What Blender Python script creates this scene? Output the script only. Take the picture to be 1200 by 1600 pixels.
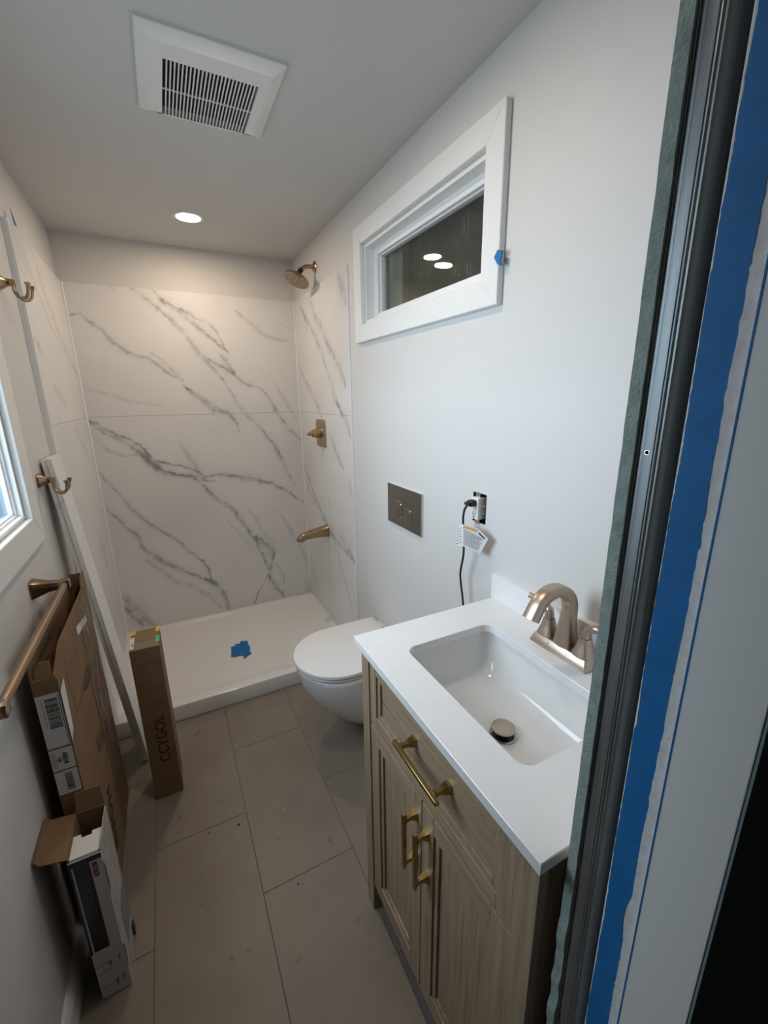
import bpy, bmesh, math, random
from mathutils import Vector, Matrix

random.seed(7)
PI = math.pi
SC = bpy.context.scene
COL = SC.collection
for o in list(bpy.data.objects):
    bpy.data.objects.remove(o, do_unlink=True)

# ------------------------------------------------------------------ camera
F_PX, CX, CY = 663.68, 602.21, 796.02          # in the 1200 x 1600 frame
CAM = Vector((0.0, 0.0, 1.49))
ROWS = (Vector((0.8892323, -0.4573134, -0.0114166)),     # right
        Vector((-0.1274832, -0.2237649, -0.9662698)),    # down
        Vector((0.4393335, 0.8606937, -0.2572788)))      # forward
cam_data = bpy.data.cameras.new('camera')
cam = bpy.data.objects.new('camera', cam_data)
COL.objects.link(cam)
r, d, f = ROWS
cam.matrix_world = Matrix(((r.x, -d.x, -f.x, CAM.x), (r.y, -d.y, -f.y, CAM.y),
                           (r.z, -d.z, -f.z, CAM.z), (0, 0, 0, 1)))
cam_data.sensor_fit = 'VERTICAL'
cam_data.sensor_height = 36.0
cam_data.lens = F_PX / 1600 * 36.0
cam_data.shift_x = -(CX - 600) / 1600
cam_data.shift_y = (CY - 800) / 1600
cam_data.clip_start = 0.01
SC.camera = cam


def ray(u, v):
    a, b = (u - CX) / F_PX, (v - CY) / F_PX
    return ROWS[0] * a + ROWS[1] * b + ROWS[2]


def on_x(u, v, x):
    q = ray(u, v); return CAM + q * (x / q.x)


def on_y(u, v, y):
    q = ray(u, v); return CAM + q * (y / q.y)


def on_z(u, v, z):
    q = ray(u, v); return CAM + q * ((z - CAM.z) / q.z)


# ------------------------------------------------------------------ world and view
SKY_STRENGTH = 11.5
LAMP_W = (4.8, 3.6)                              # shower lamp, vanity lamp
world = bpy.data.worlds.new('overcast_sky')
SC.world = world
world.use_nodes = True
bg = world.node_tree.nodes['Background']
bg.inputs[0].default_value = (0.75, 0.87, 1.0, 1)
bg.inputs[1].default_value = SKY_STRENGTH
vs = SC.view_settings
vs.view_transform = 'Standard'
vs.look = 'None'
vs.gamma = 1.0
vs.exposure = 0.0
vs.use_curve_mapping = False

# ------------------------------------------------------------------ room numbers (metres)
XR, XL, YB, H = 0.835, -0.388, 2.865, 2.302      # right wall, left wall, back wall, ceiling
YF, YH = 0.268, 0.113                             # door wall: bathroom face, hall face
XJ = 0.40                                         # door jamb face
PT = 2.072                                        # top of the marble panels
PFR = 1.985                                       # front edge of the side panels
PXL, PXR, PYB = -0.371, 0.830, 2.858              # faces of the marble panels


# ------------------------------------------------------------------ materials
def nodes_of(m):
    m.use_nodes = True
    return m.node_tree.nodes, m.node_tree.links


def mat(name, col, rough=0.5, metal=0.0, bump=0.0, bump_scale=200, var=0.0, var_scale=8, coat=0.0, spec=0.5,
        stretch=(1, 1, 1)):
    m = bpy.data.materials.new(name)
    N, L = nodes_of(m)
    b = N['Principled BSDF']
    b.inputs['Base Color'].default_value = (*col, 1)
    b.inputs['Roughness'].default_value = rough
    b.inputs['Metallic'].default_value = metal
    b.inputs['Coat Weight'].default_value = coat
    b.inputs['Specular IOR Level'].default_value = spec
    if var or bump:
        g = N.new('ShaderNodeNewGeometry')
        mp = N.new('ShaderNodeVectorMath'); mp.operation = 'MULTIPLY'
        mp.inputs[1].default_value = stretch
        L.new(g.outputs['Position'], mp.inputs[0])
    if var:
        n = N.new('ShaderNodeTexNoise'); n.inputs['Scale'].default_value = var_scale
        n.inputs['Detail'].default_value = 6
        L.new(mp.outputs[0], n.inputs['Vector'])
        mr = N.new('ShaderNodeMapRange')
        mr.inputs[1].default_value = 0.3; mr.inputs[2].default_value = 0.7
        mr.inputs[3].default_value = 1 - var; mr.inputs[4].default_value = 1 + var
        L.new(n.outputs['Fac'], mr.inputs[0])
        mx = N.new('ShaderNodeVectorMath'); mx.operation = 'SCALE'
        mx.inputs[0].default_value = col
        L.new(mr.outputs[0], mx.inputs['Scale'])
        L.new(mx.outputs[0], b.inputs['Base Color'])
    if bump:
        n2 = N.new('ShaderNodeTexNoise'); n2.inputs['Scale'].default_value = bump_scale
        n2.inputs['Detail'].default_value = 4
        L.new(mp.outputs[0], n2.inputs['Vector'])
        bp = N.new('ShaderNodeBump'); bp.inputs['Strength'].default_value = bump
        bp.inputs['Distance'].default_value = 0.002
        L.new(n2.outputs['Fac'], bp.inputs['Height'])
        L.new(bp.outputs[0], b.inputs['Normal'])
    return m


M = {}
M['wall'] = mat('wall_paint', (0.665, 0.648, 0.632), 0.55, bump=0.08, bump_scale=350)
M['ceiling'] = mat('ceiling_paint', (0.62, 0.61, 0.60), 0.7, bump=0.06, bump_scale=300)
M['trim'] = mat('white_trim_paint', (0.80, 0.80, 0.79), 0.35)
M['vinyl'] = mat('white_vinyl', (0.82, 0.83, 0.84), 0.3)
M['hall'] = mat('hall_paint', (0.25, 0.33, 0.34), 0.6, bump=0.05)
M['green_board'] = mat('green_board_edge', (0.30, 0.36, 0.335), 0.9, var=0.2, var_scale=60, bump=0.5, bump_scale=300)
M['compound'] = mat('joint_compound', (0.66, 0.66, 0.66), 0.8, var=0.08, var_scale=90, bump=0.5, bump_scale=120)
M['tape'] = mat('blue_painter_tape', (0.004, 0.145, 0.41), 0.65, bump=0.12, bump_scale=900, var=0.10, var_scale=40)
M['grout'] = mat('tile_grout', (0.165, 0.138, 0.114), 0.9, bump=0.2)
M['acrylic'] = mat('white_acrylic', (0.78, 0.76, 0.74), 0.18, coat=0.3)
M['porcelain'] = mat('white_porcelain', (0.78, 0.77, 0.76), 0.09)
M['seat'] = mat('toilet_seat_plastic', (0.80, 0.78, 0.77), 0.22)
M['quartz'] = mat('white_quartz', (0.83, 0.83, 0.84), 0.16, var=0.015, var_scale=30)
M['bronze'] = mat('champagne_bronze', (0.40, 0.29, 0.185), 0.26, 1.0, bump=0.03, bump_scale=600)
M['nickel'] = mat('bronze_nickel', (0.47, 0.385, 0.31), 0.34, 1.0)
M['brass'] = mat('brushed_brass', (0.44, 0.315, 0.125), 0.26, 1.0)
M['chrome'] = mat('satin_chrome', (0.36, 0.36, 0.34), 0.12, 1.0)
M['rubber'] = mat('black_rubber', (0.012, 0.012, 0.013), 0.5)
M['plastic_white'] = mat('white_plastic', (0.80, 0.80, 0.79), 0.4)
M['fan'] = mat('fan_grille_plastic', (0.78, 0.78, 0.77), 0.45)
M['cardboard'] = mat('cardboard', (0.205, 0.122, 0.062), 0.85, var=0.10, var_scale=14, bump=0.15, bump_scale=90)
M['cardboard_in'] = mat('cardboard_inside', (0.215, 0.130, 0.068), 0.9, var=0.08, var_scale=20, stretch=(1, 30, 1))
M['cardboard_dark'] = mat('cardboard_dark', (0.12, 0.062, 0.028), 0.75, var=0.08, var_scale=14, bump=0.1, bump_scale=90)
M['kraft_tape'] = mat('kraft_packing_tape', (0.20, 0.135, 0.085), 0.3)
M['paper'] = mat('label_paper', (0.62, 0.62, 0.62), 0.7)
M['ink'] = mat('black_ink', (0.012, 0.010, 0.010), 0.6)
M['ink_grey'] = mat('grey_ink', (0.22, 0.22, 0.23), 0.7)
M['ink_orange'] = mat('orange_ink', (0.62, 0.30, 0.06), 0.7)
M['ink_red'] = mat('red_ink', (0.26, 0.012, 0.018), 0.5)
M['ink_black'] = mat('glossy_black_print', (0.010, 0.011, 0.016), 0.25)
M['print_white'] = mat('white_carton_print', (0.56, 0.55, 0.54), 0.4)
M['print_grey'] = mat('grey_carton_print', (0.40, 0.39, 0.38), 0.4, var=0.25, var_scale=50, stretch=(1, 1, .35))
M['print_gold'] = mat('gold_carton_print', (0.20, 0.15, 0.06), 0.5)
M['text_pale'] = mat('pale_print', (0.45, 0.40, 0.40), 0.6)
M['text_violet'] = mat('violet_print', (0.10, 0.09, 0.20), 0.5)
M['yellow'] = mat('yellow_sticker', (0.62, 0.42, 0.03), 0.5)
M['green'] = mat('green_sticker', (0.08, 0.42, 0.20), 0.5)
M['debris'] = mat('dark_debris', (0.05, 0.03, 0.02), 0.8)
M['crumb'] = mat('white_crumb', (0.7, 0.7, 0.68), 0.8)
M['cover'] = mat('olive_sky_block', (0.055, 0.055, 0.04), 0.8, var=0.2, var_scale=6)
M['cover_light'] = mat('olive_side_strip', (0.16, 0.165, 0.135), 0.8)
M['glass_backing'] = mat('blue_glass_backing', (0.115, 0.185, 0.225), 0.8, var=0.1, var_scale=8, stretch=(8, 8, .5))  # gives the left glass its daylight blue by colour
M['ground'] = mat('outdoor_ground', (0.22, 0.22, 0.20), 0.9, var=0.2)
M['hall_floor'] = mat('hall_floor', (0.20, 0.17, 0.14), 0.5)


def steel():
    m = mat('galvanised_steel', (0.28, 0.295, 0.30), 0.44, 0.85, var=0.22, var_scale=14, bump=0.12, bump_scale=120,
            stretch=(12, 12, .35))
    return m


M['steel'] = steel()
M['bead'] = mat('bright_metal_bead', (0.75, 0.72, 0.68), 0.18, 1.0)


def oak(name, stretch):
    m = bpy.data.materials.new(name)
    N, L = nodes_of(m)
    b = N['Principled BSDF']; b.inputs['Roughness'].default_value = 0.45
    g = N.new('ShaderNodeNewGeometry')
    mp = N.new('ShaderNodeVectorMath'); mp.operation = 'MULTIPLY'; mp.inputs[1].default_value = stretch
    L.new(g.outputs['Position'], mp.inputs[0])
    n = N.new('ShaderNodeTexNoise'); n.inputs['Scale'].default_value = 1.0
    n.inputs['Detail'].default_value = 7; n.inputs['Roughness'].default_value = 0.62
    n.inputs['Distortion'].default_value = 0.6
    L.new(mp.outputs[0], n.inputs['Vector'])
    cr = N.new('ShaderNodeValToRGB')
    e = cr.color_ramp.elements
    e[0].position = 0.28; e[0].color = (0.215, 0.148, 0.092, 1)
    e[1].position = 0.70; e[1].color = (0.445, 0.335, 0.225, 1)
    k = cr.color_ramp.elements.new(0.48); k.color = (0.350, 0.256, 0.165, 1)
    L.new(n.outputs['Fac'], cr.inputs[0])
    L.new(cr.outputs[0], b.inputs['Base Color'])
    bp = N.new('ShaderNodeBump'); bp.inputs['Strength'].default_value = 0.12; bp.inputs['Distance'].default_value = 0.001
    L.new(n.outputs['Fac'], bp.inputs['Height']); L.new(bp.outputs[0], b.inputs['Normal'])
    return m


M['oak_v'] = oak('light_oak_upright_grain', (110, 110, 4.0))
M['oak_h'] = oak('light_oak_level_grain', (110, 4.0, 110))


def floor_tile_mat():
    m = bpy.data.materials.new('beige_floor_tile')
    N, L = nodes_of(m)
    b = N['Principled BSDF']; b.inputs['Roughness'].default_value = 0.42
    g = N.new('ShaderNodeNewGeometry')
    n1 = N.new('ShaderNodeTexNoise'); n1.inputs['Scale'].default_value = 5; n1.inputs['Detail'].default_value = 8
    n2 = N.new('ShaderNodeTexNoise'); n2.inputs['Scale'].default_value = 17; n2.inputs['Detail'].default_value = 5
    n2.inputs['Roughness'].default_value = 0.6
    for n in (n1, n2):
        L.new(g.outputs['Position'], n.inputs['Vector'])
    c1 = N.new('ShaderNodeValToRGB')
    c1.color_ramp.elements[0].position = .3; c1.color_ramp.elements[0].color = (0.205, 0.172, 0.142, 1)
    c1.color_ramp.elements[1].position = .7; c1.color_ramp.elements[1].color = (0.245, 0.208, 0.175, 1)
    L.new(n1.outputs['Fac'], c1.inputs[0])
    c2 = N.new('ShaderNodeValToRGB')                        # brown scuffs
    c2.color_ramp.elements[0].position = .635; c2.color_ramp.elements[0].color = (0, 0, 0, 1)
    c2.color_ramp.elements[1].position = .74; c2.color_ramp.elements[1].color = (1, 1, 1, 1)
    L.new(n2.outputs['Fac'], c2.inputs[0])
    mx = N.new('ShaderNodeMix'); mx.data_type = 'RGBA'
    mx.inputs['B'].default_value = (0.125, 0.085, 0.055, 1)
    L.new(c2.outputs[0], mx.inputs['Factor']); L.new(c1.outputs[0], mx.inputs['A'])
    L.new(mx.outputs['Result'], b.inputs['Base Color'])
    return m


M['tile'] = floor_tile_mat()


def marble(name, axis, veins, s_rng):
    """White marble panel. Each vein is a Float Curve across the diagonal of the wall:
    a runs down the slope of the veins, b across it."""
    m = bpy.data.materials.new(name)
    N, L = nodes_of(m)
    bsdf = N['Principled BSDF']; bsdf.inputs['Roughness'].default_value = 0.28
    sg = 1 if axis != 'YL' else 1
    g = N.new('ShaderNodeNewGeometry')
    sp = N.new('ShaderNodeSeparateXYZ'); L.new(g.outputs['Position'], sp.inputs[0])

    def math_(op, a, b=None, c=None, clamp=False):
        n = N.new('ShaderNodeMath'); n.operation = op; n.use_clamp = clamp
        for i, q in enumerate((a, b, c)):
            if q is None: continue
            if isinstance(q, (int, float)): n.inputs[i].default_value = q
            else: L.new(q, n.inputs[i])
        return n.outputs[0]

    s = sp.outputs['X'] if axis == 'X' else math_('MULTIPLY', sp.outputs['Y'], -1.0) if axis == 'Y' else sp.outputs['Y']
    t = sp.outputs['Z']
    n1 = N.new('ShaderNodeTexNoise'); n1.inputs['Scale'].default_value = 9; n1.inputs['Detail'].default_value = 5
    n2 = N.new('ShaderNodeTexNoise'); n2.inputs['Scale'].default_value = 45; n2.inputs['Detail'].default_value = 4
    n3 = N.new('ShaderNodeTexNoise'); n3.inputs['Scale'].default_value = 22; n3.inputs['Detail'].default_value = 3
    for n in (n1, n2, n3): L.new(g.outputs['Position'], n.inputs['Vector'])
    w1 = math_('MULTIPLY', math_('SUBTRACT', n1.outputs['Fac'], .5), 0.05)
    w2 = math_('MULTIPLY', math_('SUBTRACT', n2.outputs['Fac'], .5), 0.040)
    a = math_('SUBTRACT', s, t)
    b = math_('ADD', math_('ADD', s, t), math_('ADD', w1, w2))
    pts = [(p[0] - p[1], p[0] + p[1]) for v in veins for p in v['p']]
    a0 = min(q[0] for q in pts) - .05; a1 = max(q[0] for q in pts) + .05
    b0 = min(q[1] for q in pts) - .05; b1 = max(q[1] for q in pts) + .05
    an = math_('DIVIDE', math_('SUBTRACT', a, a0), a1 - a0, clamp=True)
    bn = math_('DIVIDE', math_('SUBTRACT', b, b0), b1 - b0)
    patch = N.new('ShaderNodeMapRange'); patch.inputs[1].default_value = .35; patch.inputs[2].default_value = .62
    patch.inputs[3].default_value = .30; patch.inputs[4].default_value = 1.0
    L.new(n3.outputs['Fac'], patch.inputs[0])

    def curve(points):
        n = N.new('ShaderNodeFloatCurve')
        c = n.mapping.curves[0]
        n.mapping.extend = 'HORIZONTAL'
        points = sorted(points)
        while len(c.points) < len(points): c.points.new(0.5, 0.5)
        for p, q in zip(c.points, points):
            p.location = (min(1, max(0, q[0])), min(1, max(0, q[1]))); p.handle_type = 'VECTOR'
        n.mapping.update()
        n.inputs['Factor'].default_value = 1
        L.new(an, n.inputs['Value'])
        return n.outputs[0]

    total = None
    for v in veins:
        q = [((p[0] - p[1] - a0) / (a1 - a0), (p[0] + p[1] - b0) / (b1 - b0)) for p in v['p']]
        q.sort()
        W = v['w'] * 1.35
        dist = math_('MULTIPLY', math_('ABSOLUTE', math_('SUBTRACT', bn, curve(q))), (b1 - b0) * 0.7)
        e = 0.006
        wp = [(0, 0), (q[0][0] - e, 0)]
        n_ = len(q)
        for i, (qa, qb) in enumerate(q):
            k = i / max(1, n_ - 1)
            wp.append((qa, (0.45 + 0.55 * math.sin(PI * k)) * v.get('k', [1] * n_)[i]))
        wp += [(q[-1][0] + e, 0), (1, 0)]
        wc = math_('MAXIMUM', math_('MULTIPLY', curve(wp), W), 1e-5)
        core = math_('SUBTRACT', 1.0, math_('DIVIDE', dist, wc), clamp=True)
        halo = math_('SUBTRACT', 1.0, math_('DIVIDE', dist, math_('MULTIPLY', wc, 3.2)), clamp=True)
        val = math_('ADD', math_('MULTIPLY', core, v['i'] * .95), math_('MULTIPLY', math_('MULTIPLY', halo, halo), v['i'] * v.get('h', .62)))
        total = val if total is None else math_('ADD', total, val)
    total = math_('MULTIPLY', total, patch.outputs[0], clamp=True)
    # faint clouding
    nc = N.new('ShaderNodeTexNoise'); nc.inputs['Scale'].default_value = 2.2; nc.inputs['Detail'].default_value = 6
    L.new(g.outputs['Position'], nc.inputs['Vector'])
    cr = N.new('ShaderNodeValToRGB')
    cr.color_ramp.elements[0].position = .3; cr.color_ramp.elements[0].color = (0.71, 0.70, 0.69, 1)
    cr.color_ramp.elements[1].position = .6; cr.color_ramp.elements[1].color = (0.77, 0.76, 0.75, 1)
    L.new(nc.outputs['Fac'], cr.inputs[0])
    mx = N.new('ShaderNodeMix'); mx.data_type = 'RGBA'
    mx.inputs['B'].default_value = (0.285, 0.285, 0.32, 1)
    L.new(total, mx.inputs['Factor']); L.new(cr.outputs[0], mx.inputs['A'])
    L.new(mx.outputs['Result'], bsdf.inputs['Base Color'])
    return m


def crop(pts, ox=80, oy=400, k=2.5):
    return [(ox + x / k, oy + y / k) for x, y in pts]


def vb(pts, w, i, **kw):           # vein on the back wall, given in pixels of an enlarged crop
    q = [on_y(u, v, PYB) for u, v in crop(pts)]
    return dict(p=[(a.x, a.z) for a in q], w=w, i=i, **kw)


def vr(pts, w, i, **kw):           # right wall
    q = [on_x(u, v, PXR) for u, v in crop(pts)]
    return dict(p=[(-a.y, a.z) for a in q], w=w, i=i, **kw)


def vl(pts, w, i, **kw):           # left wall
    q = [on_x(u, v, PXL) for u, v in crop(pts, 0, 380, 3.077)]
    return dict(p=[(a.y, a.z) for a in q], w=w, i=i, **kw)


BACK_VEINS = [
    vb([(60, 232), (110, 225), (165, 262), (250, 340), (300, 378), (380, 400), (450, 450), (510, 487)], .011, .55),
    vb([(520, 505), (560, 545), (600, 575), (640, 605), (690, 612), (725, 655), (735, 690)], .012, .55),
    vb([(390, 380), (440, 412), (470, 440), (500, 470)], .008, .4),
    vb([(530, 515), (575, 540), (630, 580), (665, 610)], .007, .4),
    vb([(315, 125), (400, 190), (500, 280), (570, 370), (610, 420), (670, 480)], .014, .42),
    vb([(670, 480), (720, 570), (760, 620), (830, 690), (890, 770), (950, 890)], .011, .40),
    vb([(400, 132), (440, 180), (520, 235), (580, 285), (650, 345), (690, 375)], .020, .50, k=[.5, .9, 1, .7, .5, .5]),
    vb([(420, 165), (500, 210), (560, 240), (610, 262), (650, 305), (685, 372)], .009, .45),
    vb([(600, 395), (660, 430), (700, 455), (760, 500), (820, 520)], .013, .6),
    vb([(820, 520), (870, 590), (930, 680), (975, 722)], .010, .5),
    vb([(660, 385), (690, 420), (715, 465)], .016, .45),
    vb([(720, 215), (770, 255), (820, 300), (880, 325), (940, 330)], .012, .33),
    vb([(140, 520), (230, 545), (330, 575), (430, 585)], .009, .25),
    vb([(140, 640), (200, 685), (260, 715), (330, 760), (380, 800), (440, 840), (490, 855), (560, 860), (600, 872)], .013, .62),
    vb([(150, 640), (230, 685), (300, 715), (350, 745), (390, 790), (470, 815), (540, 830), (600, 860)], .007, .8),
    vb([(330, 765), (370, 785), (420, 825), (480, 855)], .022, .36),
    vb([(165, 715), (220, 760), (280, 780), (340, 778), (430, 850), (480, 862)], .009, .32),
    vb([(500, 735), (540, 790), (590, 858)], .022, .30),
    vb([(590, 865), (660, 852), (740, 865), (800, 872), (860, 890), (930, 925), (985, 960)], .018, .66, k=[1, 1, 1.3, 1, .6, .6, .6]),
    vb([(480, 855), (540, 862), (590, 878), (640, 880)], .012, .6),
    vb([(190, 855), (270, 935), (310, 985), (400, 1055), (500, 1120), (570, 1170), (620, 1225)], .010, .45),
    vb([(590, 1185), (612, 1225), (628, 1270)], .012, .55),
    vb([(215, 990), (290, 1055), (340, 1100), (365, 1150), (440, 1195), (520, 1225), (600, 1265), (650, 1280)], .014, .60),
    vb([(600, 1262), (650, 1290), (680, 1330), (693, 1385)], .022, .62),
    vb([(370, 1190), (440, 1235), (490, 1275), (560, 1290), (620, 1330), (665, 1375)], .018, .30),
    vb([(560, 870), (600, 905), (650, 950), (720, 1000), (760, 1060), (800, 1110), (830, 1170), (850, 1225)], .014, .62, k=[.8, 1, .8, 1, .7, 1, 1, 1]),
    vb([(800, 1095), (850, 1130), (872, 1160), (862, 1200), (855, 1265)], .026, .62),
    vb([(850, 1240), (835, 1275), (815, 1300), (795, 1358)], .020, .60),
    vb([(850, 1240), (880, 1290), (905, 1335)], .018, .55),
    vb([(880, 1195), (905, 1235), (912, 1270), (903, 1330)], .007, .45),
    vb([(770, 985), (805, 1040), (850, 1110)], .010, .25),
    vb([(900, 1010), (930, 1060), (960, 1115), (1000, 1190)], .011, .28),
    vb([(280, 1330), (330, 1375), (370, 1420), (410, 1450)], .030, .55),
    vb([(290, 1370), (330, 1415), (360, 1445)], .016, .60),
    vb([(870, 500), (910, 560), (960, 640)], .009, .28),
    vb([(885, 260), (940, 282)], .010, .25),
    vb([(220, 110), (245, 130)], .014, .25),
    vb([(690, 1030), (740, 1090), (790, 1150)], .008, .22),
    vb([(830, 690), (870, 740), (900, 800)], .018, .28),
]
RIGHT_VEINS = [
    vr([(970, 190), (1000, 255), (1030, 315), (1060, 390), (1085, 470), (1110, 560), (1140, 625)], .014, .42),
    vr([(1015, 180), (1030, 240), (1060, 290), (1090, 370), (1130, 440), (1150, 510)], .024, .46),
    vr([(975, 200), (990, 240), (1000, 290)], .012, .40),
    vr([(965, 430), (1010, 520), (1040, 580), (1060, 640)], .013, .45),
    vr([(1085, 690), (1110, 760), (1140, 835)], .016, .42),
    vr([(1118, 70), (1138, 130), (1150, 190)], .030, .42),
    vr([(985, 800), (1010, 880), (1030, 940), (1060, 1010), (1090, 1080), (1130, 1130), (1185, 1195)], .018, .55),
    vr([(990, 860), (1010, 920), (1040, 990)], .012, .40),
    vr([(1085, 950), (1100, 1090), (1130, 1200), (1172, 1370)], .012, .36),
    vr([(1012, 1170), (1030, 1250), (1062, 1360)], .012, .30),
    vr([(1110, 560), (1150, 640), (1172, 710)], .020, .40),
    vr([(1165, 880), (1175, 950)], .022, .40),
    vr([(1130, 1090), (1160, 1140), (1185, 1195)], .028, .40),
]
LEFT_VEINS = [
    vl([(150, 20), (200, 200), (270, 400), (340, 570), (385, 660)], .022, .34),
    vl([(110, 40), (170, 210), (245, 400), (300, 520)], .016, .26),
    vl([(155, 460), (185, 490), (205, 530)], .022, .34),
    vl([(255, 680), (290, 735), (320, 785)], .020, .30),
    vl([(355, 880), (395, 960), (430, 1035)], .022, .26),
    vl([(480, 1440), (505, 1500), (520, 1545)], .030, .45),
]
M['marble_back'] = marble('marble_back', 'X', BACK_VEINS, None)
M['marble_right'] = marble('marble_right', 'Y', RIGHT_VEINS, None)
M['marble_left'] = marble('marble_left', 'YL', LEFT_VEINS, None)


def glass_pane(name, tint, dirt):
    m = bpy.data.materials.new(name)
    N, L = nodes_of(m)
    N.remove(N['Principled BSDF'])
    out = [n for n in N if n.type == 'OUTPUT_MATERIAL'][0]
    tr = N.new('ShaderNodeBsdfTransparent'); tr.inputs[0].default_value = (*tint, 1)
    gl = N.new('ShaderNodeBsdfGlossy'); gl.inputs['Roughness'].default_value = 0.02
    ge = N.new('ShaderNodeNewGeometry')
    dt = N.new('ShaderNodeVectorMath'); dt.operation = 'DOT_PRODUCT'
    L.new(ge.outputs['Normal'], dt.inputs[0]); L.new(ge.outputs['Incoming'], dt.inputs[1])
    ab = N.new('ShaderNodeMath'); ab.operation = 'ABSOLUTE'; L.new(dt.outputs['Value'], ab.inputs[0])
    om = N.new('ShaderNodeMath'); om.operation = 'SUBTRACT'; om.inputs[0].default_value = 1; L.new(ab.outputs[0], om.inputs[1])
    pw = N.new('ShaderNodeMath'); pw.operation = 'POWER'; pw.inputs[1].default_value = 5; L.new(om.outputs[0], pw.inputs[0])
    fr = N.new('ShaderNodeMath'); fr.operation = 'MULTIPLY_ADD'; fr.inputs[1].default_value = .92; fr.inputs[2].default_value = .08
    L.new(pw.outputs[0], fr.inputs[0])
    m1 = N.new('ShaderNodeMixShader')
    L.new(fr.outputs[0], m1.inputs[0]); L.new(tr.outputs[0], m1.inputs[1]); L.new(gl.outputs[0], m1.inputs[2])
    g = N.new('ShaderNodeNewGeometry')
    mp = N.new('ShaderNodeVectorMath'); mp.operation = 'MULTIPLY'; mp.inputs[1].default_value = (30, 45, 9)
    L.new(g.outputs['Position'], mp.inputs[0])
    n = N.new('ShaderNodeTexNoise'); n.inputs['Scale'].default_value = 1; n.inputs['Detail'].default_value = 5
    n.inputs['Distortion'].default_value = 1.2
    L.new(mp.outputs[0], n.inputs['Vector'])
    mr = N.new('ShaderNodeMapRange'); mr.inputs[1].default_value = .58; mr.inputs[2].default_value = .75
    mr.inputs[3].default_value = 0; mr.inputs[4].default_value = dirt
    L.new(n.outputs['Fac'], mr.inputs[0])
    di = N.new('ShaderNodeBsdfDiffuse'); di.inputs[0].default_value = (.6, .6, .58, 1)
    tl = N.new('ShaderNodeBsdfTranslucent'); tl.inputs[0].default_value = (.6, .6, .6, 1)
    ad = N.new('ShaderNodeMixShader'); L.new(di.outputs[0], ad.inputs[1]); L.new(tl.outputs[0], ad.inputs[2])
    m2 = N.new('ShaderNodeMixShader')
    L.new(mr.outputs[0], m2.inputs[0]); L.new(m1.outputs[0], m2.inputs[1]); L.new(ad.outputs[0], m2.inputs[2])
    L.new(m2.outputs[0], out.inputs['Surface'])
    return m


M['glass'] = glass_pane('window_glass', (0.93, 0.95, 0.94), 0.22)
M['glass_film'] = glass_pane('window_glass_with_film', (0.85, 0.93, 0.96), 0.09)


def plastic_film():
    m = bpy.data.materials.new('clear_stretch_film')
    N, L = nodes_of(m)
    N.remove(N['Principled BSDF'])
    out = [n for n in N if n.type == 'OUTPUT_MATERIAL'][0]
    tr = N.new('ShaderNodeBsdfTransparent'); tr.inputs[0].default_value = (.93, .91, .90, 1)
    gl = N.new('ShaderNodeBsdfGlossy'); gl.inputs['Roughness'].default_value = 0.18
    g = N.new('ShaderNodeNewGeometry')
    mp = N.new('ShaderNodeVectorMath'); mp.operation = 'MULTIPLY'; mp.inputs[1].default_value = (20, 26, 3)
    L.new(g.outputs['Position'], mp.inputs[0])
    n = N.new('ShaderNodeTexNoise'); n.inputs['Scale'].default_value = 1; n.inputs['Detail'].default_value = 4
    n.inputs['Distortion'].default_value = 1.5
    L.new(mp.outputs[0], n.inputs['Vector'])
    bp = N.new('ShaderNodeBump'); bp.inputs['Strength'].default_value = .9; bp.inputs['Distance'].default_value = .02
    L.new(n.outputs['Fac'], bp.inputs['Height']); L.new(bp.outputs[0], gl.inputs['Normal'])
    mr = N.new('ShaderNodeMapRange'); mr.inputs[1].default_value = .4; mr.inputs[2].default_value = .75
    mr.inputs[3].default_value = .10; mr.inputs[4].default_value = .5
    L.new(n.outputs['Fac'], mr.inputs[0])
    m1 = N.new('ShaderNodeMixShader')
    L.new(mr.outputs[0], m1.inputs[0]); L.new(tr.outputs[0], m1.inputs[1]); L.new(gl.outputs[0], m1.inputs[2])
    L.new(m1.outputs[0], out.inputs['Surface'])
    return m


M['film'] = plastic_film()


def emitter(name, col, strength):
    m = bpy.data.materials.new(name)
    N, L = nodes_of(m)
    b = N['Principled BSDF']
    b.inputs['Base Color'].default_value = (.9, .9, .9, 1)
    b.inputs['Emission Color'].default_value = (*col, 1)
    b.inputs['Emission Strength'].default_value = strength
    return m


M['lamp'] = emitter('lamp_diffuser', (1.0, 0.80, 0.58), 14)

# ------------------------------------------------------------------ mesh helpers


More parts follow.
